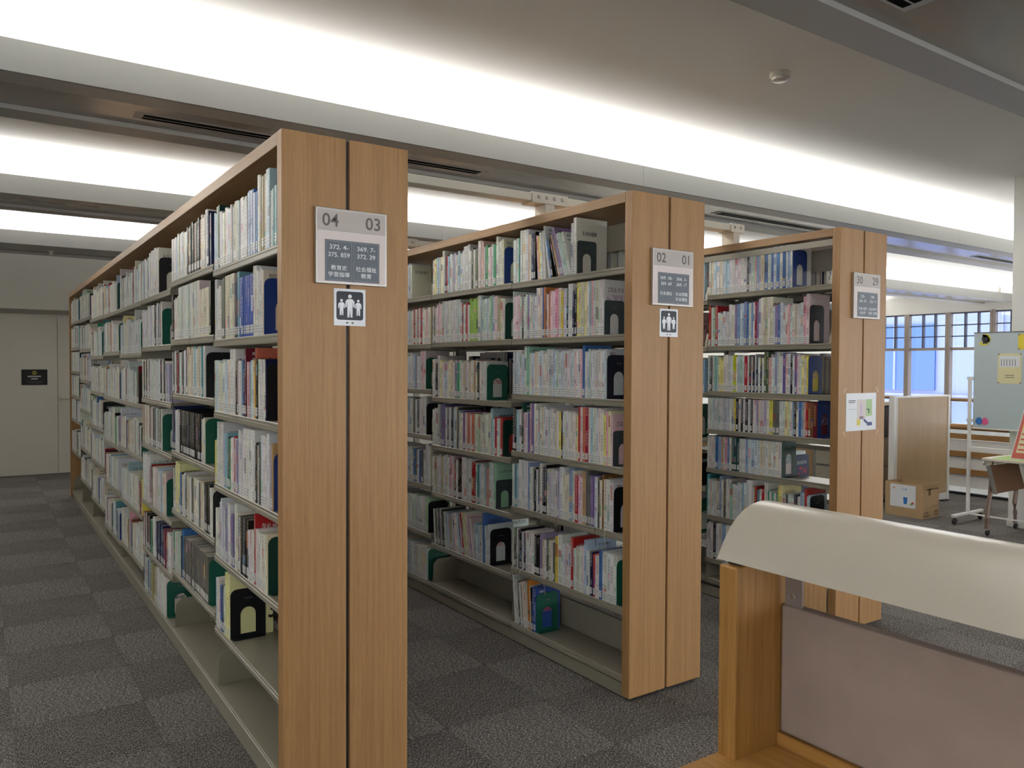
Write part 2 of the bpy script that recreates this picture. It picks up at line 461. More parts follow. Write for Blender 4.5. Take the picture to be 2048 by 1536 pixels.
# floor with carpet tiles
FLOOR_X1 = 9.90
floor = struct(MB().box(ROOM_X0, FLOOR_X1, ROOM_Y0, 12.6, -0.25, -0.004).build('floor', 'carpet_far'))
TILE = 0.5
tile_me = [MB().box(0.0008, TILE-0.0008, 0.0008, TILE-0.0008, -0.004, 0.0).data('carpet_tile', k) for k in ('carpet_light', 'carpet_dark')]
cands = []
for i in range(-3, 20):
    for j in range(-2, 25):
        x, y = 0.1+i*TILE, -0.18+j*TILE
        if y+TILE > 12.45 or x+TILE > FLOOR_X1: continue
        pts = [proj(x+a, y+b, 0) for a in (0, TILE) for b in (0, TILE)]
        if min(q[2] for q in pts) < 0.3: continue
        if max(q[0] for q in pts) < -120 or min(q[0] for q in pts) > 2168 or min(q[1] for q in pts) > 1700: continue
        cx = x+TILE/2; cy = y+TILE/2
        hid = (0.9 < cx < 1.25 and cy > 2.9) or (cx > 2.5 and cx < 2.8 and cy > 2.9) or (cx > 4.05 and cx < 4.4 and cy > 2.9)
        hid = hid or (1.3 < cx < 2.4 and cy > 6.2) or (2.9 < cx < 4 and cy > 5.2) or (cx < 6.5 and cx > 4.4 and cy > 4.6)
        if hid: continue
        cands.append((pts[0][2], x, y, (i+j) % 2))
cands.sort()
for w, x, y, k in cands[:300]:
    place(tile_me[k], 'carpet_tile', floor, (x, y, 0))

# ceiling, beams with light troughs
ceiling = struct(MB().box(ROOM_X0, ROOM_X1, ROOM_Y0, 12.6, 3.33, 3.55).build('ceiling', 'ceiling_white'))
FJ = [-4.0]+[4.466+5.063*k for k in range(-1, 3)]+[19.0]
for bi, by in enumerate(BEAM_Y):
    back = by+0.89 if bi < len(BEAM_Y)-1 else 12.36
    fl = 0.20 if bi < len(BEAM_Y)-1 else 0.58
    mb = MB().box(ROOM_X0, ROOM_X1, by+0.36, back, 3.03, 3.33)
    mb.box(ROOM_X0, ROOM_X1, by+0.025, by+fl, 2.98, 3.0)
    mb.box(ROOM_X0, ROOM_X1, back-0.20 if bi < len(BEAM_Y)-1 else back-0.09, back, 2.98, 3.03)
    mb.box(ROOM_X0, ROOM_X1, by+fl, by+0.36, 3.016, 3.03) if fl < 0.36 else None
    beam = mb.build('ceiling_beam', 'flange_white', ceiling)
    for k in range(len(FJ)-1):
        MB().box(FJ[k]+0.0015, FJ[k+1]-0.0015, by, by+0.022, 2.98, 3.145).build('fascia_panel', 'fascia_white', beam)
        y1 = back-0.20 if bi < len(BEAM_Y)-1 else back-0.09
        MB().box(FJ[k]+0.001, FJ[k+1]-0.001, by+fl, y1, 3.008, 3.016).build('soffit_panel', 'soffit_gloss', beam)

# walls
wb = struct(MB().box(ROOM_X0, ROOM_X1, 12.36, 12.6, 2.25, 3.33).build('wall_back', 'wall_cream'))
MB().box(1.95, ROOM_X1, 12.42, 12.6, -4, 2.25).build('wall_panel', 'panel_cream', wb)
MB().box(ROOM_X0, -1.1, 12.42, 12.6, 0.0, 2.19).build('wall_panel', 'panel_cream', wb)
MB().box(-1.096, 0.885, 12.42, 12.6, 0.008, 2.19).build('wall_panel', 'panel_cream', wb)
struct(MB().box(ROOM_X0, 1.95, 12.36, 12.44, 2.19, 2.25).build('trim_1', 'track_grey'))
d1 = struct(MB().box(0.891, 1.945, 12.42, 12.6, 0.008, 2.19).build('door_1', 'panel_cream'))
h = MB().lathe([(0.026, 0), (0.026, -0.012)], (0.918, 12.42, 1.03), 'y', 16)
h.tube([(0.918, 12.41, 1.03), (0.918, 12.365, 1.03)], 0.009, 8); h.tube([(0.918, 12.365, 1.03), (0.95, 12.36, 1.03), (1.045, 12.362, 1.03)], 0.009, 8)
h.build('door_handle', 'aluminium', d1, smooth=True)
wl = MB().box(ROOM_X0-0.2, ROOM_X0, ROOM_Y0, 12.6, -0.3, 0.45).box(ROOM_X0-0.2, ROOM_X0, ROOM_Y0, 12.6, 2.82, 3.5).box(ROOM_X0-0.2, ROOM_X0, -1.0, 12.6, 0.45, 2.82).box(ROOM_X0-0.2, ROOM_X0, ROOM_Y0, -5.5, 0.45, 2.82)
struct(wl.build('wall_left', 'wall_cream'))
for k in range(3):  # unseen left-wall windows, added to light the left faces of the bookcases
    a = -5.5+k*1.5; b = a+1.5
    w = thing('window_%d' % (k+51), (ROOM_X0-0.1, a+0.75, 0.45), None, None); struct(w)
    MB().box(ROOM_X0-0.15, ROOM_X0+0.02, a-0.04, a+0.04, 0.45, 2.82).build('mullion', 'window_frame', w)
    MB().box(ROOM_X0-0.13, ROOM_X0-0.02, a+0.04, b-0.04, 1.93, 1.99).build('transom', 'window_frame', w)
    MB().box(ROOM_X0-0.103, ROOM_X0-0.097, a+0.04, b-0.04, 0.45, 1.93).build('pane', 'glass', w)
    MB().box(ROOM_X0-0.103, ROOM_X0-0.097, a+0.04, b-0.04, 1.99, 2.82).build('pane', 'glass', w)
wf = MB().box(ROOM_X0, ROOM_X1, ROOM_Y0-0.2, ROOM_Y0, -4, 0.45).box(ROOM_X0, ROOM_X1, ROOM_Y0-0.2, ROOM_Y0, 2.82, 3.5)
wf.box(ROOM_X0, 1.0, ROOM_Y0-0.2, ROOM_Y0, 0.45, 2.82)
struct(wf.build('wall_front', 'wall_cream'))
for k in range(12):          # unseen windows behind the camera, added to bring in daylight
    a = 1.0+k*1.5; b = a+1.5
    w = thing('window_%d' % (k+31), (a+0.75, ROOM_Y0-0.1, 0.45), None, None); struct(w)
    MB().box(a-0.04, a+0.04, ROOM_Y0-0.15, ROOM_Y0+0.02, 0.45, 2.82).build('mullion', 'window_frame', w)
    MB().box(a+0.04, b-0.04, ROOM_Y0-0.13, ROOM_Y0-0.02, 1.93, 1.99).build('transom', 'window_frame', w)
    MB().box(a+0.04, b-0.04, ROOM_Y0-0.103, ROOM_Y0-0.097, 0.45, 1.93).build('pane', 'glass', w)
    MB().box(a+0.04, b-0.04, ROOM_Y0-0.103, ROOM_Y0-0.097, 1.99, 2.82).build('pane', 'glass', w)
wr = MB().box(19.0, 19.25, ROOM_Y0, 12.6, -4, 0.20)
wr.box(19.0, 19.25, ROOM_Y0, 12.6, 2.82, 3.5).box(19.0, 19.25, ROOM_Y0, -6.5, 0.2, 2.82)
struct(wr.build('wall_right', 'wall_far'))
struct(MB().box(FLOOR_X1, 19.2, ROOM_Y0, 12.6, -4.2, -4.0).build('floor_lower', 'pillar_white'))
# windows of the far wall: a tall pane under a transom, three by three panes above
WY = [-6.45+0.998*k for k in range(11)]+[4.53, 5.53, 6.52, 7.52, 8.51, 9.50, 10.49, 11.49, 12.48]  # the first run lies out of view, added for more daylight
pane_me = {}
def pane(parent, y0, y1, z0, z1):
    key = (round(y1-y0, 3), round(z1-z0, 3))
    if key not in pane_me: pane_me[key] = MB().box(-0.003, 0.003, 0, key[0], 0, key[1]).data('pane', 'glass')
    place(pane_me[key], 'pane', parent, (19.11, y0, z0))
for k in range(len(WY)-1):
    a, b = WY[k], WY[k+1]
    w = thing('window_%d' % (k+1), (19.1, (a+b)/2, 0.2), None, None); struct(w)
    MB().box(18.95, 19.10, a-0.055, a-0.002, 0.2, 2.82).build('mullion', 'window_frame', w)
    MB().box(18.95, 19.10, a+0.002, a+0.055, 0.2, 2.82).build('mullion', 'window_frame', w)
    MB().box(19.02, 19.16, a+0.055, b-0.055, 1.93, 1.995).build('transom', 'window_frame', w)
    MB().box(19.02, 19.16, a+0.055, b-0.055, 2.79, 2.82).build('head_rail', 'window_bar', w)
    ya, yb = a+0.055, b-0.055; cw = (yb-ya)/3; ch = (2.79-1.995)/3
    for q in range(1, 3):
        MB().box(19.04, 19.14, ya+q*cw-0.013, ya+q*cw+0.013, 1.995, 2.79).build('glazing_bar', 'window_bar', w)
        MB().box(19.05, 19.13, ya, yb, 1.995+q*ch-0.012, 1.995+q*ch+0.012).build('glazing_bar', 'window_bar', w)
    MB().box(19.04, 19.14, ya, ya+0.02, 1.995, 2.79).build('glazing_bar', 'window_bar', w)
    for i in range(3):
        for j in range(3):
            pane(w, ya+i*cw+0.015, ya+(i+1)*cw-0.015, 1.995+j*ch+0.014, 1.995+(j+1)*ch-0.014)
    pane(w, ya, yb, 0.2, 1.93)
# pillar beside the whiteboard
pil = struct(MB().box(8.146, 9.0, 2.2, 3.485, 0.0, 3.33).build('wall_pillar', 'pillar_white'))
struct(MB().box(8.136, 9.01, 2.19, 3.495, 0.0, 0.075).build('baseboard_pillar', 'pillar_white'))

# the building seen through the windows
bd = thing('building', (27, 14, -4), 'white building with tall blue glazed bays outside the windows', 'building')
MB().box(26.6, 31, 2, 34, -4, 4.2).build('wall', 'facade_white', bd)
for k in range(7):
    y0 = 13.7+k*2.35
    q = MB().box(26.52, 26.6, y0, y0+2.2, 0.75, 3.0).build('window', 'facade_blue', bd)
    MB().box(26.48, 26.56, y0+1.35, y0+1.42, 0.75, 3.0).build('mullion', 'facade_white', q)
MB().box(26.5, 26.6, 2, 34, 0.55, 0.62).build('sill_band', 'facade_grey', bd)
for y0 in (7.2, 9.4, 11.6):
    MB().box(26.54, 26.6, y0, y0+0.06, -4, 4.2).build('pilaster', 'facade_grey', bd)

# ================================================================== things on the ceiling
def vent(x0, y0, label):
    v = thing('air_vent', (x0, y0, 3.0), label, 'vent', 'slot vents in the ceiling beams')
    ou = [(x0, y0-0.062), (x0+2.46, y0-0.062), (x0+2.46, y0+0.062), (x0, y0+0.062)]
    inn = [(x0+0.045, y0-0.046), (x0+2.415, y0-0.046), (x0+2.415, y0+0.046), (x0+0.045, y0+0.046)]
    MB().ringplate(ou, inn, 'z', 3.003, 3.008).build('frame', 'flange_white', v)
    MB().box(x0+0.045, x0+2.415, y0-0.046, y0+0.046, 3.0024, 3.0060).build('slot', 'black_gap', v)
    MB().box(x0+0.045, x0+2.415, y0-0.004, y0+0.004, 3.0012, 3.0024).build('blade', 'flange_white', v)
vent(0.75, 1.745, 'slot vent in the dark beam at top right, overhead')
vent(0.78, 5.155, 'long slot vent in the beam above bookcase 04, left end showing')
vent(5.88, 5.155, 'long slot vent in the beam above bookcase 30')
vent(10.95, 5.155, 'slot vent in the beam beside the white pillar')
vent(10.95, 8.48, 'thin slot vent in the far beam above the windows')
sd = thing('smoke_detector', (4.096, 3.09, 3.33), 'small round white smoke detector on the ceiling', 'detector')
MB().lathe([(0.062, 0.0), (0.062, -0.022), (0.056, -0.03)], (4.096, 3.09, 3.33), 'z', 28).build('base', 'steel_cream', sd, smooth=True)
MB().lathe([(0.050, -0.03), (0.047, -0.045), (0.036, -0.052), (0.0, -0.052)], (4.096, 3.09, 3.33), 'z', 28).build('lens', 'aluminium', sd, smooth=True)
spk = thing('sprinkler', (0.78, 12.02, 2.98), 'tiny white sprinkler head on the beam by the far wall', 'sprinkler')
MB().lathe([(0.03, 0), (0.03, -0.01), (0.012, -0.035), (0.02, -0.05)], (0.78, 11.8, 2.98), 'z', 12).build('head', 'steel_cream', spk, smooth=True)

# ================================================================== notices and signs
def picto(mb, cx, z0, hgt, d):
    s = hgt
    hd = [(cx+0.085*s*math.cos(a*math.pi/8), z0+0.915*s+0.085*s*math.sin(a*math.pi/8)) for a in range(16)]
    mb.prism(hd, 'y', d-0.0004, d)
    body = [(-.20, .74), (-.25, .70), (-.265, .44), (-.185, .44), (-.165, .66), (-.15, .66), (-.14, .0), (-.03, .0), (0, .40), (.03, .0), (.14, .0), (.15, .66), (.165, .66), (.185, .44), (.265, .44), (.25, .70), (.20, .74), (.12, .80), (-.12, .80)]
    mb.prism([(cx+a*s*0.82, z0+b*s) for a, b in body], 'y', d-0.0004, d)
def rrect(x0, x1, z0, z1, r, k=5):
    o_ = []
    for cx, cz, a0 in ((x1-r, z1-r, 0), (x0+r, z1-r, 90), (x0+r, z0+r, 180), (x1-r, z0+r, 270)):
        for i in range(k+1):
            a = math.radians(a0+90*i/k); o_.append((cx+r*math.cos(a), cz+r*math.sin(a)))
    return o_
YE = 2.577
CASE_X = [0.831, 2.4006, 3.965]
CW = 0.464
def sign(X0, sg, label):
    x0 = X0+0.110; x1 = x0+0.262; z0, z1 = 1.796, 2.054; yb = YE-0.001
    t = thing('shelf_sign', ((x0+x1)/2, yb, z0), label, 'sign', 'number signs on the bookcase ends')
    MB().bbox(x0, x1, yb-0.016, yb, z0, z1, 0.002).build('frame', 'aluminium', t)
    MB().box(x0+0.006, x1-0.006, yb-0.0168, yb-0.0155, z0+0.180, z1-0.006).build('header', 'sign_header', t)
    MB().box(x0+0.006, x1-0.006, yb-0.0168, yb-0.0155, z0+0.006, z0+0.178).build('face', 'sign_face_pink', t)
    px0, px1, pz0, pz1 = x0+0.032, x1-0.030, z0+0.010, z0+0.150
    pn = MB().box(px0, px1, yb-0.0180, yb-0.0165, pz0, pz1).build('slate_panel', 'sign_slate', t)
    xm = (px0+px1)/2; ln = MB()
    for a, b in ((px0+0.004, xm-0.003), (xm+0.003, px1-0.004)):
        ln.ringplate([(a, pz0+.004), (b, pz0+.004), (b, pz1-.004), (a, pz1-.004)], [(a+.0012, pz0+.0052), (b-.0012, pz0+.0052), (b-.0012, pz1-.0052), (a+.0012, pz1-.0052)], 'y', yb-0.0184, yb-0.0179)
    ln.build('border_line', 'sign_line', pn)
    for s_, a in ((sg[0], x0+0.052), (sg[1], x1-0.054)): text_on(MB(), s_, a, z0+0.217, 0.044, 'y', yb-0.0172).build('number', 'sign_text_grey', t)
    for c, nums, kan in ((px0+0.05, sg[2], sg[4]), (px1-0.05, sg[3], sg[5])):
        for q, s_ in enumerate(nums): text_on(MB(), s_, c, pz1-0.024-q*0.026, 0.0155, 'y', yb-0.0184, width=min(0.078, 0.0098*len(s_))).build('lettering', 'sign_text_white', pn)
        for q, s_ in enumerate(kan): text_on(MB(), s_, c, pz0+0.046-q*0.023, 0.0175, 'y', yb-0.0184, width=min(0.084, 0.0195*len(s_))).build('lettering', 'sign_text_white', pn)
sign(CASE_X[0], SIGNS[0], 'grey number sign reading 04 03 on the nearest wooden end panel')
sign(CASE_X[1], SIGNS[1], 'grey number sign reading 02 01 on the middle bookcase end')
sign(CASE_X[2], SIGNS[2], 'grey number sign reading 30 29 on the farthest bookcase end')
def family_notice(X0, dx, label):
    x0 = X0+dx; x1 = x0+0.117; z0, z1 = 1.655, 1.783; yb = YE-0.0005
    t = thing('pictogram_notice', ((x0+x1)/2, yb, z0), label, 'notice', 'laminated family pictogram notices')
    MB().box(x0, x1, yb-0.0012, yb, z0, z1).build('laminated_sheet', 'film_white', t)
    MB().prism(rrect(x0+0.009, x1-0.009, z0+0.020, z1-0.009, 0.009), 'y', yb-0.0016, yb-0.0011).build('dark_field', 'pictogram_navy', t)
    c = (x0+x1)/2
    for cx, h_, zz in ((c, 0.080, z0+0.029), (c-0.031, 0.056, z0+0.036), (c+0.031, 0.056, z0+0.036)):
        mb = MB(); picto(mb, cx, zz, h_, yb-0.0017); mb.build('figure', 'pictogram_white', t)
    MB().box(c-0.014, c-0.006, yb-0.0015, yb-0.0011, z0+0.007, z0+0.013).box(c+0.006, c+0.014, yb-0.0015, yb-0.0011, z0+0.007, z0+0.013).build('caption', 'sign_text_grey', t)
family_notice(CASE_X[0], 0.180, 'laminated pictogram of three white figures on the nearest end panel')
family_notice(CASE_X[1], 0.170, 'laminated pictogram of three white figures on the middle bookcase end')
# floor map on the third end panel
x0, x1, z0, z1 = 4.037, 4.337, 1.155, 1.370; yb = YE-0.0005
t = thing('floor_map_notice', (4.187, yb, z0), 'white A4 floor plan sheet taped to the farthest bookcase end', 'notice')
MB().box(x0, x1, yb-0.001, yb, z0, z1).build('sheet', 'paper_white', t)
MAPN = [0]
def mapbox(a, b, c_, d_, mat, nm='map_area'):
    W_, H_ = x1-x0, z1-z0
    MAPN[0] += 1
    MB().box(x0+a*W_, x0+b*W_, yb-0.0012-0.0002*MAPN[0], yb-0.0009, z0+c_*H_, z0+d_*H_).build(nm, mat, t)
mapbox(.66, .86, .38, .83, 'print_green'); mapbox(.36, .66, .30, .83, 'sign_face'); mapbox(.46, .54, .40, .73, 'print_lilac')
mapbox(.44, .57, .30, .38, 'print_mauve'); mapbox(.36, .46, .14, .30, 'print_yellow'); mapbox(.70, .86, .12, .21, 'print_navy')
mapbox(.66, .76, .55, .57, 'print_black'); mapbox(.74, .76, .46, .57, 'print_black'); mapbox(.08, .30, .79, .81, 'ink_dark', 'text_line'); mapbox(.08, .28, .745, .762, 'ink_dark', 'text_line'); mapbox(.08, .34, .57, .578, 'sign_line', 'text_line')
ar = MB(); W_, H_ = x1-x0, z1-z0
ar.prism([(x0+.57*W_, z0+.27*H_), (x0+.60*W_, z0+.30*H_), (x0+.71*W_, z0+.22*H_), (x0+.68*W_, z0+.18*H_)], 'y', yb-0.0042, yb-0.0009); ar.build('arrow', 'print_navy', t)
for cx, cz, dx in ((x0-0.012, z1+0.016, 1), (x1+0.012, z1+0.016, -1), (x0-0.014, z0-0.014, -1), (x1+0.012, z0-0.014, 1)):
    MB().prism([(cx-0.012, cz-0.014*dx-0.006), (cx+0.012, cz+0.014*dx-0.006), (cx+0.012, cz+0.014*dx+0.006), (cx-0.012, cz-0.014*dx+0.006)], 'y', yb-0.0004, yb).build('tape', 'tape_clear', t)
# black plate on the far panel
t = thing('door_plate', (0.615, 12.42, 1.227), 'black notice plate with white lettering on the cream far panel', 'sign')
MB().box(0.465, 0.766, 12.414, 12.42, 1.227, 1.438).build('plate', 'print_black', t)
mb = MB().ringplate([(0.615+.026*math.cos(a*math.pi/9), 1.392+.026*math.sin(a*math.pi/9)) for a in range(18)], [(0.615+.020*math.cos(a*math.pi/9), 1.392+.020*math.sin(a*math.pi/9)) for a in range(18)], 'y', 12.4125, 12.414)
mb.box(0.610, 0.620, 12.4125, 12.414, 1.378, 1.406); mb.build('emblem', 'print_moon', t)
tb = MB()
for nn, zz in ((8, 1.336), (4, 1.303)):
    for q in range(nn):
        a = 0.615+(q-nn/2)*0.0195
        tb.ringplate([(a, zz), (a+.016, zz), (a+.016, zz+.016), (a, zz+.016)], [(a+.005, zz+.005), (a+.011, zz+.005), (a+.011, zz+.011), (a+.005, zz+.011)], 'y', 12.4125, 12.414)
tb.build('lettering', 'sign_text_white', t)
mb = MB()
for zz, a, b in ((1.277, .53, .71), (1.262, .52, .70), (1.250, .55, .72)): mb.box(a, b, 12.4128, 12.414, zz, zz+0.004)
mb.build('small_print', 'sign_text_grey', t)

# ================================================================== bookcases
BAY = 0.9175; NB = 8; YB0 = YE+0.05            # bays start behind the near end panel
CASE_LEN = NB*BAY+0.10
ZS = {  # top of each shelf, per bay (left face)
    (0, 1): [1.93, 1.626, 1.317, 1.003, .692, .376], (0, 2): [1.956, 1.648, 1.368, 1.064, .753, .428], (0, 3): [1.922, 1.626, 1.312, 1.03, .675, .38],
    (0, 4): [1.92, 1.593, 1.262, .925, .557, .232], (0, 5): [1.92, 1.614, 1.262, .908, .573, .21], (0, 6): [1.925, 1.59, 1.277, .973, .659, .31],
    (0, 7): [1.963, 1.662, 1.358, 1.066, .685, .368], (0, 8): [1.97, 1.69, 1.44, 1.178, .92, .572],
    (1, 1): [1.97, 1.665, 1.365, 1.055, .75, .415], (1, 2): [1.973, 1.665, 1.318, 1.008, .703, .368], (1, 3): [1.973, 1.659, 1.362, 1.063, .737, .42],
    (2, 1): [1.99, 1.654, 1.359, 1.108, .852, .54, .255]}
ZDEF = [1.96, 1.65, 1.345, 1.04, .72, .40]
BASE_Z = 0.106
TH = 0.0
def zs_of(c, b, side): return ZS.get((c, b), ZDEF) if side == 0 else ZDEF
# one steel shelf: pan with a stepped front lip and end flanges, length along Y, front at x=0
SL = BAY-0.006
def shelf_mesh():
    mb = MB()
    prof = [(0.206, 0), (0.004, 0), (0.0015, -0.0025), (0.0015, -0.010), (0.004, -0.012), (0.0, -0.0145), (0.0, -0.030), (0.0025, -0.033), (0.016, -0.033), (0.016, -0.030), (0.004, -0.030), (0.0055, -0.004), (0.206, -0.004)]
    mb.prism(prof, 'y', 0.0, SL)
    for y in (0.0, SL-0.0018): mb.prism([(0.006, -0.004), (0.20, -0.004), (0.20, -0.040), (0.05, -0.038), (0.006, -0.034)], 'y', y, y+0.0018)
    mb.box(0.19, 0.206, 0.0, SL, -0.028, -0.004)
    return mb.data('shelf', 'steel_beige')
SHELF = shelf_mesh()
def mirror_mesh(me, name):
    m2 = me.copy(); m2.name = name
    for v in m2.vertices: v.co.x = -v.co.x
    bm = bmesh.new(); bm.from_mesh(m2); bmesh.ops.reverse_faces(bm, faces=bm.faces); bm.to_mesh(m2); bm.free()
    return m2
SHELF_R = mirror_mesh(SHELF, 'shelf')
DIV = MB().prism([(0.016, 0.0), (0.205, 0.0), (0.205, 0.15), (0.05, 0.15), (0.020, 0.12)], 'y', 0, 0.002).data('shelf_divider', 'steel_beige')
PLINTH = MB().prism([(0.0, 0.006), (0.012, 0.006), (0.012, 0.066), (0.0, 0.066)], 'y', 0, BAY-0.001).data('plinth', 'steel_beige')
POST = MB().prism([(-0.03, -0.02), (-0.03, 0.02), (-0.024, 0.02), (-0.024, -0.014), (0.024, -0.014), (0.024, 0.02), (0.03, 0.02), (0.03, -0.02)], 'z', 0.0, 2.25).data('upright', 'steel_beige')
BACKP = MB().box(-0.004, 0.004, 0, SL, 0, 0.13).data('back_plate', 'steel_beige')
BACKB = MB().box(-0.004, 0.004, 0, SL, 0, 0.15).data('back_plate', 'steel_beige')
HPANEL = CW/2-0.0065
EPL = MB().bbox(0, HPANEL, 0, 0.05, 0.018, 2.30, 0.0025).data('end_panel', 'oak')
CLIP = MB().prism([(0, 0), (0.004, 0), (0.030, 0.0), (0.030, 0.085), (0.018, 0.085), (0.012, 0.05), (0.002, 0.03)], 'y', 0, 0.016).data('shelf_clip', 'steel_cream')
LABELS = ['long double-sided bookcase with 04 03 sign, nearest the camera', 'long double-sided bookcase with 02 01 sign, in the middle', 'double-sided bookcase with 30 29 sign, farthest to the right']
CASES = []
for c, X0 in enumerate(CASE_X):
    t = thing('bookcase', (X0+CW/2, YE+CASE_LEN/2, 0), LABELS[c], 'bookcase', 'rows of bookcases')
    CASES.append(t)
    for yy in (YE, YE+CASE_LEN-0.05):
        place(EPL, 'end_panel', t, (X0, yy, 0)); place(EPL, 'end_panel', t, (X0+CW-HPANEL, yy, 0))
        MB().box(X0+HPANEL+0.0005, X0+CW-HPANEL-0.0005, yy+0.012, yy+0.04, 0.018, 2.297).build('joint_strip', 'steel_dark', t)
    for k in range(4):
        ya = YB0+k*2*BAY
        MB().bbox(X0+0.0005, X0+CW-0.0005, ya+0.0006, ya+2*BAY-0.0006, 2.254, 2.2995, 0.0015).build('top_board', 'oak_long', t)
    if c == 2: MB().box(X0+0.006, X0+0.02, YB0, YB0+CASE_LEN-0.1, 2.205, 2.240).build('light_rail', 'steel_beige', t)
    nl = (8, 5, 4)[c]; nr = (3, 3, 2)[c]
    for b in range(NB+1):
        place(POST, 'upright', t, (X0+CW/2, YB0+b*BAY, 0) if 0 < b < NB else (X0+CW/2, YB0+(0.022 if b == 0 else NB*BAY-0.022), 0))
    for b in range(1, NB+1):
        y0 = YB0+(b-1)*BAY+0.003
        place(PLINTH, 'plinth', t, (X0+0.018, y0-0.0025, 0))
        if b <= nl:
            for z in zs_of(c, b, 0): place(SHELF, 'shelf', t, (X0+0.010, y0, z))
            if c < 2: place(SHELF, 'shelf', t, (X0+0.010, y0, BASE_Z))
            else: place(SHELF, 'shelf', t, (X0+0.010, y0, 0.12))
            for yy in (y0, y0+SL-0.002): place(DIV, 'shelf_divider', t, (X0+0.010, yy, BASE_Z if c < 2 else 0.12))
            place(BACKP, 'back_plate', t, (X0+CW/2-0.012, y0, 2.09)); place(BACKB, 'back_plate', t, (X0+CW/2-0.008, y0, BASE_Z))
            if c == 2 and b < 3:
                for z in zs_of(c, b, 0)[:2]:
                    for yy in (y0+0.002, y0+SL-0.018): place(CLIP, 'shelf_clip', t, (X0+0.012, yy, z))
        if b <= nr:
            for z in ZDEF+[BASE_Z]: place(SHELF_R, 'shelf', t, (X0+CW-0.010, y0, z))
            place(BACKB, 'back_plate', t, (X0+CW/2+0.008, y0, BASE_Z))
    struct_y = YB0
# steel ties over the bookcases
for ty, label in ((YB0+BAY, 'cream steel tie bar bolted across the bookcase tops, nearer one'), (YB0+3*BAY, 'cream steel tie bar across the bookcase tops, farther back')):
    t = thing('tie_bar', (CASE_X[1]+CW/2, ty, 2.30), label, 'tie bar', 'tie bars over the bookcases')
    ya, yb_ = ty-0.055, ty+0.055
    tx0 = CASE_X[0]+0.20 if ty < 4 else CASE_X[1]+0.10
    MB().bbox(tx0, CASE_X[2]+CW/2+0.07, ya+0.008, yb_-0.008, 2.424, 2.468, 0.003).build('bar', 'steel_cream', t)
    for c, X0 in enumerate(CASE_X):
        xm = X0+CW/2
        if c == 0 and ty > 4: continue
        MB().bbox(xm-0.032, xm+0.032, ty-0.05, ty+0.05, 2.3005, 2.416, 0.003).build('post', 'steel_cream', t)
        w0, w1 = (xm-0.125 if c else xm-0.03, xm+0.125) if c < 2 else (xm-0.06, xm+0.075)
        br = MB().bbox(w0, w1, ya, yb_, 2.416, 2.474, 0.003).build('bracket', 'steel_cream', t)
        n_ = 4 if c < 2 else 2
        for q in range(n_):
            bx = w0+(w1-w0)*(q+0.5)/n_*0.86+0.07*(w1-w0)
            MB().lathe([(0.010, 0), (0.010, -0.003), (0.006, -0.006), (0.003, -0.006)], (bx, ya, 2.448), 'y', 12).build('bolt', 'bolt_steel', br)

# ================================================================== books
PAL = {  # code: (list of colours, colour word)
    'w': ([(226, 226, 222), (230, 228, 220), (220, 224, 226), (226, 222, 216), (234, 233, 228), (214, 218, 214)], 'white'),
    'W': ([(206, 206, 208)], 'pale grey'), 'g': ([(206, 208, 208), (214, 214, 212), (196, 202, 204)], 'pale grey'),
    'c': ([(226, 218, 196), (216, 206, 184), (232, 226, 208)], 'cream'), 'l': ([(176, 204, 222), (196, 216, 228), (160, 190, 214)], 'light blue'),
    'b': ([(72, 118, 182), (92, 138, 196), (58, 100, 168)], 'blue'), 'B': ([(26, 36, 72), (34, 46, 92)], 'navy'), 'd': ([(50, 86, 170)], 'blue'),
    'k': ([(24, 23, 24), (34, 30, 28), (20, 22, 26)], 'black'), 'G': ([(96, 96, 92), (112, 110, 104), (84, 86, 86)], 'grey'),
    'r': ([(176, 30, 38), (158, 26, 30)], 'red'), 'R': ([(164, 34, 54), (196, 60, 62)], 'crimson'), 'm': ([(112, 26, 42), (128, 30, 60)], 'maroon'),
    'p': ([(232, 184, 194), (224, 160, 178), (236, 206, 208)], 'pink'), 'P': ([(234, 208, 214)], 'pale pink'), 'v': ([(120, 100, 160), (146, 130, 180), (96, 70, 130)], 'violet'),
    'V': ([(110, 108, 158)], 'blue-violet'), 'y': ([(236, 224, 120), (230, 214, 90)], 'yellow'), 'j': ([(236, 230, 168)], 'pale yellow'), 'Y': ([(176, 166, 112), (160, 148, 96)], 'olive'),
    'o': ([(206, 120, 80), (196, 112, 92)], 'orange'), 'O': ([(222, 140, 50)], 'orange'), 'n': ([(196, 158, 118), (130, 84, 58)], 'tan'), 't': ([(90, 160, 172), (70, 140, 150)], 'teal'),
    'T': ([(28, 74, 74)], 'dark teal'), 'e': ([(62, 148, 96), (70, 160, 120)], 'green'), 's': ([(176, 212, 176), (196, 222, 190)], 'pale green'), 'S': ([(160, 196, 96)], 'lime green'),
    'q': ([(190, 200, 182), (180, 188, 176), (198, 204, 190)], 'grey-green'), 'Z': ([(190, 208, 40)], 'lime'), 'F': ([(84, 106, 78)], 'moss green'),
    'D': ([(230, 230, 228)], 'black-barred white'), 'x': ([(222, 214, 216), (232, 226, 226)], 'striped'), 'X': ([(206, 120, 96), (120, 70, 130)], 'striped'),
    'i': ([(222, 224, 216)], 'white'), 'U': ([(58, 84, 160)], 'bright blue')}
INKS = [(40, 40, 46), (50, 46, 44), (36, 44, 84), (120, 40, 50), (40, 80, 110), (60, 60, 60), (30, 34, 40), (140, 60, 90), (44, 90, 80)]
ACCS = [(120, 160, 200), (206, 90, 90), (236, 200, 110), (150, 196, 150), (190, 150, 190), (90, 110, 160), (220, 150, 120), (120, 180, 180), (70, 70, 80), (230, 160, 180), (190, 60, 70), (50, 90, 150)]
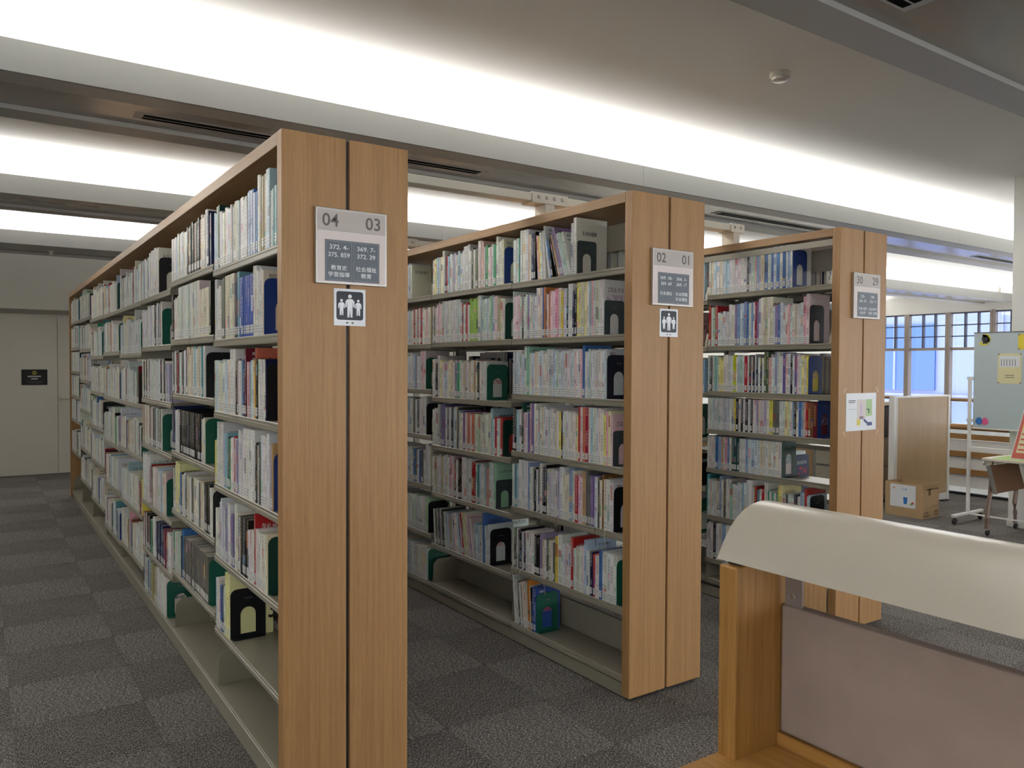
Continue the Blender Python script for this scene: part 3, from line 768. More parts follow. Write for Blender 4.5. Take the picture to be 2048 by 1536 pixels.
SPEC = {
('1', 1, 0):[(43,1,'l',235),(42,1,'sT',270),(228,7,'wgwcww',228),(44,1,'Y',235),(146,6,'wgw',232),(129,6,'lb',236),(37,1,'w',272),(71,2,'Y',270),(46,2,'l',280),(28,2,'w',205),(44,1,'t',205)],
('1', 1, 1):[(35,2,'g',268),(84,3,'w',225),(49,1,'G',250),(79,3,'c',270),(76,2,'c',272),(37,1,'B',240),(29,1,'t',282),(196,6,'d',232),(32,1,'w',285),(86,5,'cw',235),('E','bl')],
('1', 1, 2):[(247,9,'wlwcs',215),(76,2,'w',275),(22,1,'k',215),(100,4,'nwwb',215),(21,1,'B',215),(21,1,'m',280),(106,6,'wptlwy',215),(19,1,'o',285),(25,1,'k',222),(85,4,'w',216),(12,1,'B',220),('E','bk')],
('1', 1, 3):[(35,1,'y',190),(101,3,'w',272),(232,10,'vltBewprw',222),(71,2,'w',255),(154,4,'D',275),(76,4,'Gkw',225),(96,4,'w',262),(46,3,'cvn',230),('E','bl')],
('1', 1, 4):[(78,3,'w',200),(34,1,'w',250),(90,3,'vwb',222),(39,1,'w',258),(69,3,'v',212),(30,1,'w',265),(58,3,'ckw',232),(105,4,'k',228),(73,4,'w',195),(19,1,'r',275),(148,9,'wwc',212),('E','dg')],
('1', 1, 5):[(52,2,'lw',215),(109,4,'wbkw',200),(64,1,'j',282),('E','bk')],
('1', 1, 6):[],
('1', 2, 0):[(383,11,'wgcwl',222),(290,7,'knGk',235),(76,3,'c',240),(37,1,'w',250),('E','gr'),(107,1,'B',235)],
('1', 2, 1):[(52,1,'k',230),(112,3,'w',215),(432,9,'q',262),(30,1,'p',275),(190,6,'c',215),(36,1,'k',235)],
('1', 2, 2):[(374,10,'wGlwBrkw',215),(66,2,'c',252),(256,5,'cYwtw',235),(48,1,'w',240),('E','bk')],
('1', 2, 3):[(77,1,'B',225),(112,3,'w',215),(481,10,'k',222),(58,2,'wY',205),('E','gr')],
('1', 2, 4):[(90,2,'kw',225),(99,1,'j',260),(48,2,'bk',215),(473,14,'cwwGc',215),(113,3,'k',225),(36,1,'w',210),('E','bk')],
('1', 2, 5):[(227,4,'wewk',205),(36,1,'b',250),(518,11,'G',218),('E','gr')],
('1', 2, 6):[],
('1', 3, 0):[(257,7,'wwlG',235),(294,4,'w',265),('E','bk')],
('1', 3, 1):[(191,4,'wpl',225),(210,4,'vwww',235),(238,4,'wk',240),('E','gr')],
('1', 3, 2):[(291,5,'cwk',230),(264,6,'qws',225),(199,4,'wkk',235),(94,1,'v',205)],
('1', 3, 3):[(324,6,'cnqw',235),(305,5,'wk',240),('E','gr')],
('1', 3, 4):[(244,4,'w',285),(98,2,'rt',240),(390,8,'cwcpl',235),('E','gr')],
('1', 3, 5):[(244,5,'mwk',215),(99,2,'e',200),(95,2,'w',235),(210,4,'B',222),(113,2,'m',215),(95,2,'w',215)],
('1', 3, 6):[(262,5,'Bwl',215),(194,5,'Y',215),(267,6,'w',225),('E','gr')],
('2', 1, 0):[(53,2,'ws',240),(14,1,'e',235),(75,3,'w',292),(27,2,'ow',240),(36,2,'Bk',250),('L',4),(40,2,'py',235),(57,2,'wq',255),('L',10),(17,1,'w',300),(34,2,'bk',205),('L',18),(17,1,'k',210),(33,2,'nv',235),(25,1,'v',262),(49,3,'wls',232),(36,2,'wq',225),('L',0),(16,1,'w',250),(27,2,'i',292),('E','s')],
('2', 1, 1):[(-15,1,'s',275),(63,1,'p',235),(149,9,'wkwsvwcl',225),(67,4,'wcwb',270),(13,1,'o',270),(39,3,'npo',230),(89,4,'pP',238),(61,4,'yplk',235),(32,2,'w',282),(32,2,'Bk',232),(35,2,'y',288),(61,3,'Yyw',262),(15,1,'t',300),(52,3,'pwc',300),(40,3,'w',278),('E','s')],
('2', 1, 2):[(110,6,'wl',228),(19,1,'w',268),(28,1,'e',272),(156,9,'wlwc',228),(207,12,'wgwl',232),(78,5,'wpw',232),(19,1,'b',268),(158,11,'wlgw',230),('E','bb')],
('2', 1, 3):[(39,1,'k',232),(48,2,'lw',235),(19,1,'T',265),(56,3,'pwv',222),(54,3,'ovw',265),(148,8,'wgwcw',245),(203,12,'wcwykwsw',232),(95,5,'RxX',275),(41,3,'lwg',280),(54,3,'w',268),(63,4,'yp',245),('E','s')],
('2', 1, 4):[(63,3,'wtl',230),(85,3,'DwD',268),(32,2,'bw',240),(76,5,'wGk',232),(22,1,'w',275),(39,2,'k',245),(110,6,'cvwg',235),(29,1,'w',282),(44,3,'c',232),(28,1,'b',290),(16,1,'c',250),(27,1,'r',230),(35,2,'p',232),(27,1,'n',258),(34,2,'G',255),(30,1,'v',240),(51,3,'lGc',240),(14,1,'n',258),(67,3,'w',232),('E','bk')],
('2', 1, 5):[(77,4,'wG',215),(66,4,'kwBw',212),(64,3,'w',215),(49,2,'k',205),(26,1,'v',222),(107,6,'cwG',205),(25,1,'y',235),(29,1,'w',250),(77,5,'wlpw',215),(20,1,'r',255),(81,6,'wpsw',215),(19,1,'b',260),(26,2,'w',205),(37,2,'BR',205),(29,2,'pw',205),(22,1,'b',232),(98,5,'w',230),('E','gr')],
('2', 1, 6):[('L',6),(39,2,'w',262),(76,4,'wG',235),(65,4,'cpw',240),('L',3),(27,1,'O',285),(27,2,'wk',230),('L',0),(31,1,'U',235),('E','gr')],
('2', 2, 0):[(132,4,'wyl',225),(26,1,'w',262),(38,2,'Br',232),(195,8,'lwgvw',232),(70,3,'w',262),(90,4,'wG',232),(33,1,'w',282),(33,1,'o',270),(127,6,'wewp',228),(21,1,'w',282),(61,3,'swc',250),('E','bl')],
('2', 2, 1):[(53,3,'wG',228),(72,2,'p',245),(224,9,'g',255),(88,5,'wRw',228),(23,1,'w',215),(96,2,'S',245),(28,1,'w',285),(134,7,'lws',245),(118,5,'wpYc',240),('E','dg')],
('2', 2, 2):[(40,1,'w',235),(26,1,'k',215),(26,1,'W',262),(190,8,'ycwlw',228),(30,1,'v',228),(54,2,'es',228),(145,7,'wcw',225),(62,3,'nwk',225),(76,3,'w',228),('E','gr')],
('2', 2, 3):[(73,3,'w',228),(33,1,'q',262),(64,2,'vV',265),(161,7,'wGwkl',250),(36,2,'by',228),(151,6,'xX',228),(175,8,'wcs',232),(26,1,'t',275),(98,5,'wRw',215),('E','dg')],
('2', 2, 4):[(139,5,'wYw',240),(83,4,'wD',250),(62,3,'pw',265),(91,3,'kwk',235),(30,1,'w',275),(81,3,'w',262),(45,2,'r',240),(121,6,'wtlw',235),(27,1,'o',225),(69,3,'sw',275),('E','s')],
('2', 2, 5):[('L',5),(171,6,'wG',235),(51,2,'Tw',230),(123,5,'lwbY',225),('L',10),(89,3,'pwl',245),(64,3,'bpr',245),(90,4,'cyw',262),(55,3,'pv',240),('L',2),(106,6,'wl',215),(21,1,'b',290),(56,3,'w',225),('E','bk')],
('2', 2, 6):[],
('2', 3, 0):[],
('2', 3, 1):[(146,5,'wr',235),(173,7,'wcp',235)],
('2', 3, 2):[(125,5,'wlv',225),(71,2,'p',265),('E','gr')],
('2', 3, 3):[(132,5,'wG',230),(71,3,'w',250),('E','bk')],
('2', 3, 4):[(196,7,'wbG',220),(118,3,'wl',262)],
('2', 3, 5):[(287,9,'wsw',225),('E','bk')],
('2', 3, 6):[(232,8,'wwc',215),('E','gr')],
('3', 1, 0):[(135,6,'wcl',235),(33,2,'l',240),(139,6,'x',235),(35,2,'Gw',245),(146,7,'wcb',235),(62,3,'bw',262),(88,5,'wb',268),('E','bl')],
('3', 1, 1):[(77,4,'rwe',255),(91,5,'w',215),(49,2,'w',260),(40,2,'vb',262),(32,1,'l',268),(23,1,'b',272),(46,3,'bw',268),(61,4,'xRv',275),(85,5,'c',315),(40,2,'wv',240),(36,2,'bl',240),(138,9,'wcpw',240),(40,2,'p',290),('E','bk')],
('3', 1, 2):[(51,3,'wG',228),(34,2,'t',225),(42,2,'y',215),(78,4,'w',232),(24,1,'Z',232),(67,4,'wle',228),(23,1,'r',225),(125,9,'wB',225),(33,1,'F',268),(47,3,'opw',228),(36,2,'bw',285),(150,9,'wvpwk',235),(44,3,'yw',225),('E','bl')],
('3', 1, 3):[(184,10,'g',215),(32,2,'w',240),(36,2,'yk',240),(124,7,'wk',225),(112,6,'wvc',228),(26,1,'y',215),(47,2,'G',240),(39,2,'w',215),(35,2,'y',245),(76,5,'wbk',245),(47,3,'bor',250),(33,1,'n',240),(26,1,'m',240),('E','bl')],
('3', 1, 4):[(68,4,'w',215),(50,2,'b',245),(49,3,'nwp',235),(33,2,'bw',215),(64,2,'T',250),(47,3,'w',215),(46,2,'bw',240),(46,2,'l',235),(176,9,'wcw',235),('E','dg')],
('3', 1, 5):[(2,1,'t',285),(100,5,'wcw',235),(17,1,'b',285),(66,4,'wGw',245),(28,1,'e',225),(36,2,'w',228),(71,4,'lw',245),(39,2,'w',285),(94,5,'wrt',225),(26,2,'w',275),(76,5,'ew',215),(32,1,'y',272),(122,6,'wBw',215),(27,2,'l',250),(17,1,'R',285),(20,2,'l',225),('E','bk')],
('3', 1, 6):[(56,4,'wp',235),(25,1,'B',250),(200,8,'wgl',240),(439,20,'wlc',235)],
}
rnd = random.Random(11)
def book_look(code):
    base, word = PAL[code]
    c0 = rnd.choice(base); j = [max(0, min(255, x+rnd.randint(-6, 6))) for x in c0]
    if code in 'plsyvteobYq' and rnd.random() < 0.65:
        k_ = rnd.uniform(0.3, 0.65); j = [x+(236-x)*k_ for x in j]
    lum = sum(j)/3
    ink = rnd.choice(INKS) if lum > 105 else rnd.choice([(226, 224, 214), (214, 190, 120), (230, 230, 236)])
    acc = rnd.choice(ACCS); seed = rnd.random()
    if code in 'Dd': acc = (20, 20, 24) if code == 'D' else (228, 232, 238)
    if code == 'i': acc = (120, 190, 176)
    if code in 'xXR': acc = rnd.choice([(206, 60, 60), (60, 100, 190), (40, 90, 160), (120, 60, 130)])
    return rgb(*j), rgb(*ink), rgb(*acc), seed, word, lum
def fill(mb_c, mb_p, mb_l, bk, O=(0, 0, 0), mi=(0, 0, 0)):
    """geometry of one book; local x from the spine inwards, y along the row, z up"""
    t, hh, d = bk['t'], bk['h'], bk['d']; col, ink, acc, seed = bk['look'][:4]
    ca, sa = math.cos(bk['lean']), math.sin(bk['lean'])
    sx = bk['sx']
    # leaning turns the book about its lower edge on the +Y side, top towards +Y
    def W(x, y, z):
        yy = y-t
        return (bk['x']+sx*x-O[0], bk['y']+t+yy*ca+z*sa-O[1], bk['z']+z*ca-yy*sa-O[2])
    A = lambda kind: (col, ink, acc, (seed, t, kind))
    ch = min(0.0018, t*0.2); th = min(0.0016, t*0.16)
    out = [(d, 0), (ch, 0), (0, ch), (0, t-ch), (ch, t), (d, t)]
    inn = [(d, t-th), (th*1.6, t-th), (th*1.6, th), (d, th)]
    ring = out+inn
    for i in range(10):
        a, b = ring[i], ring[(i+1) % 10]
        q = [W(a[0], a[1], 0), W(b[0], b[1], 0), W(b[0], b[1], hh), W(a[0], a[1], hh)]
        if i == 2: uv = [(1-a[1]/t, 0), (1-b[1]/t, 0), (1-b[1]/t, hh), (1-a[1]/t, hh)]; mb_c.face(q, mi[0], uv, A(1))
        elif i in (0, 4): uv = [(a[0], -hh), (b[0], -hh), (b[0], 0), (a[0], 0)]; mb_c.face(q, mi[0], uv, A(0 if bk.get('plain') else 2))
        else: mb_c.face(q, mi[0], None, A(0))
    mb_c.face([W(a, b, hh) for a, b in reversed(ring)], mi[0], None, A(0))
    mb_c.face([W(a, b, 0) for a, b in ring], mi[0], None, A(0))
    x0, x1, y0, y1, z0, z1 = th*1.6, d-0.002, th, t-th, 0.0025, hh-0.0025
    P = [W(x0, y0, z0), W(x1, y0, z0), W(x1, y1, z0), W(x0, y1, z0), W(x0, y0, z1), W(x1, y0, z1), W(x1, y1, z1), W(x0, y1, z1)]
    for fc in ((0, 3, 2, 1), (4, 5, 6, 7), (0, 1, 5, 4), (1, 2, 6, 5), (2, 3, 7, 6), (3, 0, 4, 7)):
        mb_p.face([P[i] for i in fc], mi[1], None, None if mi[1] == 0 else A(0))
    if bk['label']:
        e = 0.0004; l0, l1 = 0.010, 0.042; w0, w1 = ch+0.0002, t-ch-0.0002
        q = [W(-e, w1, l0), W(-e, w0, l0), W(-e, w0, l1), W(-e, w1, l1)]
        mb_l.face(q, mi[2], [(0, 0), (1, 0), (1, 1), (0, 1)], A(3))
        for a, b in ((0, 1), (1, 2), (2, 3), (3, 0)):
            ia = [(w1, l0), (w0, l0), (w0, l1), (w1, l1)]
            mb_l.face([W(-e, *ia[b]), W(-e, *ia[a]), W(0.0003, *ia[a]), W(0.0003, *ia[b])], mi[2], None, (rgb(228, 228, 224),)*3+((seed, t, 0),))
BOOKS, ENDS = [], []
def shelf_row(c, b, s, z, zn, spec, side=0):
    X0 = CASE_X[c]; y = YB0+b*BAY-0.006; yend = YB0+(b-1)*BAY+0.006      # rows run from the far end to the near end
    lean = 0.0; idx = 0; hmax = (zn-0.046-z)
    if any(e[0] == 'E' for e in spec): yend += 0.036         # room for the bookend and its foot
    ended = False
    for e in spec:
        if e[0] == 'E':
            y -= 0.0012; ENDS.append(dict(c=c, b=b, s=s, z=z, y=y, kind=e[1], prev=BOOKS[-1] if BOOKS else None)); y -= 0.004; ended = True; continue
        if e[0] == 'L':
            nl_ = math.radians(e[1])
            if nl_ > lean: y -= 0.23*(nl_-lean)
            lean = nl_; continue
        wmm, n_, codes, hmm = e
        if lean > 0.05: wmm *= 0.72
        n_ = max(n_, math.ceil(wmm/29))
        ws = [rnd.uniform(0.75, 1.25) for _ in range(n_)]; k = wmm/1000/sum(ws)
        same = len(codes) == 1 and codes in 'gDGdqkcYlx' and n_ > 3
        for i in range(n_):
            code = codes[i % len(codes)]
            tt = ws[i]*k
            if tt < 0.006: tt = 0.006
            hh = min(hmm/1000*(1.0 if n_ == 1 else (1+rnd.uniform(-0.004, 0.004) if same else 1+rnd.uniform(-0.055, 0.035))), hmax)
            if y-tt < yend: break
            cl = max(0.3, math.cos(lean))
            y -= tt/cl
            d_ = min(0.198, max(0.130, hh*rnd.uniform(0.66, 0.74)))
            BOOKS.append(dict(c=c, b=b, s=s, i=idx, x=X0+0.013+rnd.uniform(0, 0.004)+(0.004 if lean else 0), y=y, z=z+0.0003, t=tt-0.0006, h=hh, d=d_, lean=lean,
                              look=book_look(code), code=code, label=rnd.random() < 0.85, sx=1, side=0, last=False)); idx += 1
        if lean: pass
    if BOOKS: BOOKS[-1]['last'] = True
def auto_spec():
    L = []; left = BAY*1000-20; used = 0; target = left*rnd.uniform(0.82, 0.98)
    while used < target:
        r_ = rnd.random()
        if r_ < 0.60: n_ = rnd.randint(3, 7); codes = ''.join(rnd.choice('wwwwcgcwGwlq') for _ in range(5)); h_ = rnd.randint(200, 238); tt = rnd.uniform(15, 26)
        elif r_ < 0.74: n_ = rnd.randint(1, 2); codes = rnd.choice('wwgclsp'); h_ = rnd.randint(250, 285); tt = rnd.uniform(14, 26)
        elif r_ < 0.95: n_ = rnd.randint(1, 3); codes = ''.join(rnd.choice('kBGbvrmteYny') for _ in range(3)); h_ = rnd.randint(195, 240); tt = rnd.uniform(14, 28)
        else: n_ = 1; codes = rnd.choice('byetr'); h_ = rnd.randint(245, 280); tt = rnd.uniform(12, 20)
        w_ = round(n_*tt); L.append((w_, n_, codes, h_)); used += w_
    if rnd.random() < 0.75 and used < left-25: L.append(('E', rnd.choice(['bk', 'gr', 'dg', 'bl', 'gr', 'bk'])))
    return L
for c, nl in ((0, 8), (1, 5), (2, 3)):
    for b in range(1, nl+1):
        zs = zs_of(c, b, 0)
        rows = zs+[BASE_Z] if c < 2 else zs
        for s, z in enumerate(rows):
            zn = rows[s-1] if s else 2.29
            key = (str(c+1), b, s)
            if key in SPEC:
                sp = SPEC[key]
                if key[:2] == ('2', 3): sp = [(625, 28, 'wgwcwlw', 226)]+sp      # the part of this bay behind the near end panel
            elif s == 6 and c < 2: continue
            else: sp = auto_spec()
            if sp: shelf_row(c, b, s, z, zn, sp)
LEFT = list(BOOKS)
# books of the other face, seen only as fore-edges through the open backs
for c, nr in ((0, 2), (1, 2), (2, 1)):
    for b in range(1, nr+1):
        for s, z in enumerate(ZDEF):
            y = YB0+b*BAY-0.006; stop = YB0+(b-1)*BAY+rnd.uniform(0.02, 0.3)
            if (c, s) in ((1, 5), (2, 3), (2, 4)): stop = YB0+(b-0.5)*BAY
            while y > stop:
                tt = rnd.uniform(0.012, 0.028); y -= tt
                hh = min(rnd.choice([0.19, 0.21, 0.215, 0.22, 0.235, 0.257]), (2.25 if s == 0 else ZDEF[s-1])-z-0.045)
                BOOKS.append(dict(c=c, b=b, s=s, i=0, x=CASE_X[c]+CW-0.014, y=y, z=z+0.0003, t=tt-0.0006, h=hh, d=rnd.uniform(0.14, 0.17), lean=0, look=book_look(rnd.choice('wwwcglwkB')), code='w', label=False, sx=-1, side=1, last=False))
# the 300 that show largest become things of their own
def shown(bk):
    if bk['side']: return 0
    p0 = proj(bk['x'], bk['y'], bk['z']); p1 = proj(bk['x'], bk['y']+bk['t'], bk['z']+bk['h'])
    x = (p0[0]+p1[0])/2; yv = (p0[1]+p1[1])/2
    if bk['c'] == 1 and x < 818: return 0
    if bk['c'] == 2 and (x < 1408 or (yv > 1010 and x > 1440)): return 0
    return abs(p0[0]-p1[0])*abs(p0[1]-p1[1])*(1.6 if bk['last'] else 1)
order = sorted(range(len(BOOKS)), key=lambda k: -shown(BOOKS[k]))
SOLO = set(order[:300])
ORD = 'first second third fourth fifth sixth seventh eighth ninth tenth eleventh twelfth thirteenth fourteenth fifteenth sixteenth seventeenth eighteenth nineteenth'.split()
def ordw(k):
    k += 1
    if k < 20: return ORD[k-1]
    tens = {2: 'twent', 3: 'thirt', 4: 'fort', 5: 'fift'}[k//10]
    return tens+'ieth' if k % 10 == 0 else tens+'y-'+ORD[k % 10-1]
CASENO = ['nearest bookcase', 'middle bookcase', 'right bookcase']; BAYW = ['', 'front bay', 'second bay', 'third bay', 'fourth bay', 'fifth bay', 'sixth bay', 'seventh bay', 'eighth bay']
def where(c, b, s, rows):
    return '%s shelf down, %s, %s' % (ordw(s), BAYW[b], CASENO[c])
TITLES = {}   # cover titles that can be read in the photograph
def cover_title(bk, root):
    for key, lines in TITLES.items():
        if bk is TPICK.get(key):
            mb = MB(); x0 = bk['x']
            for (txt, dx, dz, hgt, wd) in lines: text_on(mb, txt, x0+dx, bk['z']+bk['h']-dz, hgt, 'y', bk['y']-0.0005, width=wd)
            mb.build('cover_title', 'print_red' if lines[0][0] in ('子ども', '介護') else ('pictogram_white' if bk['code'] == 'p' else 'ink_dark'), root)
TITLES.update({(1, 1, 0, 'i', .25): [('乳児の保育', .085, .075, .022, .09)], (0, 1, 2, 'w', .255): [('中学', .035, .05, .024, .05)], (1, 2, 0, 'w', .26): [('子ども', .07, .035, .026, .085)],
    (1, 2, 2, 'W', .2): [('子育て支援', .085, .05, .022, .12)], (1, 1, 3, 'w', .24): [('社会的養護', .11, .03, .018, .10)], (1, 2, 3, 't', .2): [('施設実習', .09, .045, .02, .09)],
    (2, 1, 1, 'p', .26): [('介護保険改正', .085, .045, .024, .125)], (1, 1, 5, 'b', .2): [('ケアが街に', .115, .03, .018, .08), ('やってきた', .115, .054, .018, .08)],
    (1, 2, 4, 's', .2): [('シングルマザー', .08, .05, .016, .11)], (0, 1, 5, 'j', .2): [('郷', .09, .10, .026, .034), ('3', .175, .17, .075, .03)], (2, 1, 1, 'c', .26): [('介護', .04, .05, .034, .07)]})
TPICK = {}
for key in TITLES:
    best = -1
    for q, bk in enumerate(LEFT):
        if (bk['c'], bk['b'], bk['s']) == key[:3] and bk['code'] == key[3] and bk['h'] >= key[4] and bk['lean'] == 0:
            nx = LEFT[q+1] if q+1 < len(LEFT) and (LEFT[q+1]['c'], LEFT[q+1]['b'], LEFT[q+1]['s']) == key[:3] else None
            ex = bk['h']-(nx['h'] if nx else 0)
            if ex > best: best = ex; TPICK[key] = bk
for q, bk in enumerate(BOOKS):
    if any(bk is v for v in TPICK.values()) and shown(bk) > 0:
        SOLO.add(q); bk['plain'] = True
stuff = MB()
for k, bk in enumerate(BOOKS):
    if k not in SOLO:
        fill(stuff, stuff, stuff, bk, mi=(0, 1, 2)); continue
    O = (bk['x']+bk['d']/2, bk['y']+bk['t']/2, bk['z'])
    mc, mp, ml = MB(), MB(), MB()
    fill(mc, mp, ml, bk, O)
    me = mc.data('book', 'book_cover'); ob = bpy.data.objects.new('book', me); COL.objects.link(ob); ob.location = O
    size = 'tall' if bk['h'] > 0.245 else ('short' if bk['h'] < 0.2 else ('thick' if bk['t'] > 0.03 else ('thin' if bk['t'] < 0.013 else 'medium')))
    lean = 'leaning ' if bk['lean'] > 0.06 else ''
    tag(ob, '%s%s %s book, %s from left, %s' % (lean, size, bk['look'][4], ordw(bk['i']), where(bk['c'], bk['b'], bk['s'], None)), 'book', 'books on the shelves')
    pg = bpy.data.objects.new('page_block', mp.data('page_block', 'page_paper')); COL.objects.link(pg); pg.parent = ob
    if bk['label']:
        lb = bpy.data.objects.new('spine_label', ml.data('spine_label', 'shelf_label')); COL.objects.link(lb); lb.parent = ob
    cover_title(bk, ob)
so = stuff.build('shelved_books', ['book_cover', 'page_paper', 'shelf_label'])
tag(so, 'the many smaller books filling the farther shelves of the bookcases', 'books', 'books on the shelves', 'stuff')

# ================================================================== bookends
def bookend_mesh(kind, w, h_):
    r = 0.026 if w > 0.13 else 0.014
    n_ = 8
    aw = w*0.22; az0 = 0.016 if w > 0.13 else 0.004; az1 = h_*0.62
    outer, inner = [], []
    # bottom edge, right side, rounded top, left side; the arch follows with the same count
    for i in range(n_+1):
        a = math.pi*i/n_
        inner.append((w/2+aw*math.cos(a), az1-aw+aw*math.sin(a)))
    pts = rrect(0, w, 0, h_, r, 3)
    top = [q for q in pts if q[1] > h_/2]
    top = top[:4]+[(w/2, h_)]+top[4:]
    outer = [(w, 0)]+top+[(0, 0)]
    inner = [(w/2+aw, az0)]+inner+[(w/2-aw, az0)]
    while len(outer) < len(inner): outer.insert(5, (w/2+0.001*len(outer), h_))
    while len(inner) < len(outer): inner.insert(5, inner[5])
    mb = MB().ringplate(outer, inner, 'y', -0.0022, 0.0)
    me = mb.data('bookend', 'bookend_'+kind)
    ft = MB().prism(rrect(0.004, w-0.004, -0.032, -0.0022, 0.012, 3), 'z', 0.0, 0.0012)
    return me, ft.data('foot', 'bookend_'+kind)
BE = {}
CN = dict(bl='blue', bk='black', bb='midnight blue', dg='dark green', gr='green', s='slate grey')
for e in ENDS:
    w, h_ = (0.122, 0.162) if e['kind'] == 's' else (0.145, 0.205)
    if e['c'] == 2: w, h_ = 0.135, 0.225
    key = (e['kind'], w)
    if key not in BE: BE[key] = bookend_mesh(e['kind'], w, h_)
    X = CASE_X[e['c']]+0.018
    ob = place(BE[key][0], 'bookend', None, (X, e['y'], e['z']+0.0008))
    tag(ob, '%s steel bookend with arched cut-out, %s' % (CN[e['kind']], where(e['c'], e['b'], e['s'], None)), 'bookend', 'bookends on the shelves')
    place(BE[key][1], 'foot', ob, (X, e['y'], e['z']+0.0008))
    sl = MB().box(X+w*0.40, X+w*0.62, e['y']-0.0030, e['y']-0.0021, e['z']+h_*0.80, e['z']+h_*0.815)
    sl.build('maker_plate', 'steel_mid', ob)

# bookmark strings hanging over shelf lips
for c, b, s, dy, col, nm in ((1, 1, 4, 0.50, 'cardboard_dark', 'brown'), (1, 1, 4, 0.20, 'print_black', 'black'), (1, 1, 4, 0.13, 'desk_white', 'white'), (1, 1, 5, 0.82, 'desk_white', 'white'), (1, 1, 5, 0.60, 'cardboard', 'tan'), (0, 2, 1, 0.45, 'cardboard_dark', 'dark brown'), (0, 2, 2, 0.86, 'print_black', 'black')):
    z = zs_of(c, b, 0)[s]; y = YB0+(b-1)*BAY+dy; x = CASE_X[c]+0.0075
    o_ = MB().tube([(x+0.012, y, z+0.004), (x+0.003, y, z+0.003), (x-0.0005, y+0.002, z-0.012), (x-0.001, y+0.004, z-0.035), (x+0.004, y+0.001, z-0.062), (x+0.003, y-0.003, z-0.085)], 0.0013, 6).build('bookmark_string', col, origin=(x, y, z))
    tag(o_, '%s bookmark string hanging over the %s shelf lip, %s, %s' % (nm, ordw(s), BAYW[b], CASENO[c]), 'string', 'bookmark strings')

# ================================================================== study carrel in the foreground
XC = 1.4075
t = thing('study_carrel', (XC, 0.5, 0.0), 'oak study carrel with curved white hood and mauve fabric screen, right foreground', 'desk')
MB().bbox(1.254, 1.561, 1.035, 1.080, 0.10, 1.113, 0.004).build('side_panel', 'oak_golden', t)
MB().box(1.275, 1.54, 1.042, 1.074, 1.113, 1.128).build('hood_spacer', 'rubber_black', t)
# hood: a shallow vault along Y
half_ = [(1.262, 1.120), (1.271, 1.134), (1.282, 1.153), (1.294, 1.170), (1.308, 1.186), (1.325, 1.201), (1.346, 1.214), (1.370, 1.2225), (1.392, 1.226)]
prof = half_+[(XC, 1.2268)]+[(2*XC-x, z) for x, z in reversed(half_)]
inner = [(XC+(x-XC)*0.965, z-0.005) for x, z in prof]
inner[0] = (inner[0][0], prof[0][1]); inner[-1] = (inner[-1][0], prof[-1][1])
mb = MB(); k = len(prof); ya, yb_ = -0.75, 1.093
v = [(x, ya, z) for x, z in prof]+[(x, ya, z) for x, z in inner]+[(x, yb_, z) for x, z in prof]+[(x, yb_, z) for x, z in inner]
fc = []
for i in range(k-1):
    fc += [(i, i+1, 2*k+i+1, 2*k+i), (k+i+1, k+i, 3*k+i, 3*k+i+1), (2*k+i, 2*k+i+1, 3*k+i+1, 3*k+i), (i+1, i, k+i, k+i+1)]
fc += [(0, 2*k, 3*k, k), (k-1, 2*k-1, 4*k-1, 3*k-1)]
mb.mesh(v, fc); mb.build('hood', 'hood_white', t, smooth=True)
MB().bbox(1.392, 1.423, -0.75, 1.031, 0.748, 1.019, 0.006).build('fabric_screen', 'fabric_mauve', t)
MB().box(1.388, 1.427, -0.75, 1.034, 0.720, 0.746).build('screen_rail', 'oak_golden_long', t)
for yy in (0.985, -0.70):
    b = MB().box(1.398, 1.403, yy, yy+0.040, 1.019, 1.215).build('hood_bracket', 'bracket_grey', t)
    MB().lathe([(0.006, 0), (0.006, -0.003), (0.003, -0.004)], (1.398, yy+0.02, 1.040), 'x', 12).build('screw', 'bolt_steel', b)
MB().bbox(0.80, 1.388, -0.80, 1.082, 0.690, 0.720, 0.002).build('desk_top', 'oak_golden_long', t)
MB().bbox(1.427, 2.0, -0.80, 1.082, 0.690, 0.720, 0.002).build('desk_top', 'oak_golden_long', t) if False else None
MB().bbox(1.30, 1.51, -0.60, -0.56, 0.0, 0.69, 0.003).build('leg', 'oak_golden', t)
MB().bbox(1.30, 1.51, 1.037, 1.078, 0.0, 0.098, 0.003).build('leg', 'oak_golden', t)

# ================================================================== right-hand corner
# cardboard box used as a bin
bx0, bx1, by0, by1, bh = 7.762, 8.068, 4.10, 4.495, 0.344
t = thing('cardboard_box', ((bx0+bx1)/2, (by0+by1)/2, 0), 'open cardboard box with a paper sheet on its side, on the carpet', 'box')
MB().box(bx0, bx0+0.005, by0, by1, 0, bh).build('side', 'cardboard', t); MB().box(bx1-0.005, bx1, by0, by1, 0, bh).build('side', 'cardboard', t)
MB().box(bx0+0.0055, bx1-0.0055, by0, by0+0.005, 0, bh).build('side', 'cardboard', t); MB().box(bx0+0.0055, bx1-0.0055, by1-0.005, by1, 0, bh).build('side', 'cardboard', t)
MB().box(bx0+0.006, bx1-0.006, by0+0.006, by1-0.006, 0.0, 0.005).build('bottom', 'cardboard_dark', t)
sh = MB().box(bx0-0.0016, bx0-0.0004, by0+0.075, by1-0.055, 0.095, bh-0.02).build('paper_sheet', 'paper_white', t)
def shp(mb, nm, mat): return mb.build(nm, mat, sh)
def on_sheet(pts, nm, mat):     # outline in (distance from the left edge, height)
    return shp(MB().prism([(by1-0.055-a, 0.095+b) for a, b in pts], 'x', bx0-0.0022, bx0-0.0015), nm, mat)
on_sheet([(0.138, 0.105), (0.182, 0.105), (0.176, 0.035), (0.144, 0.035)], 'bucket_print', 'print_blue')
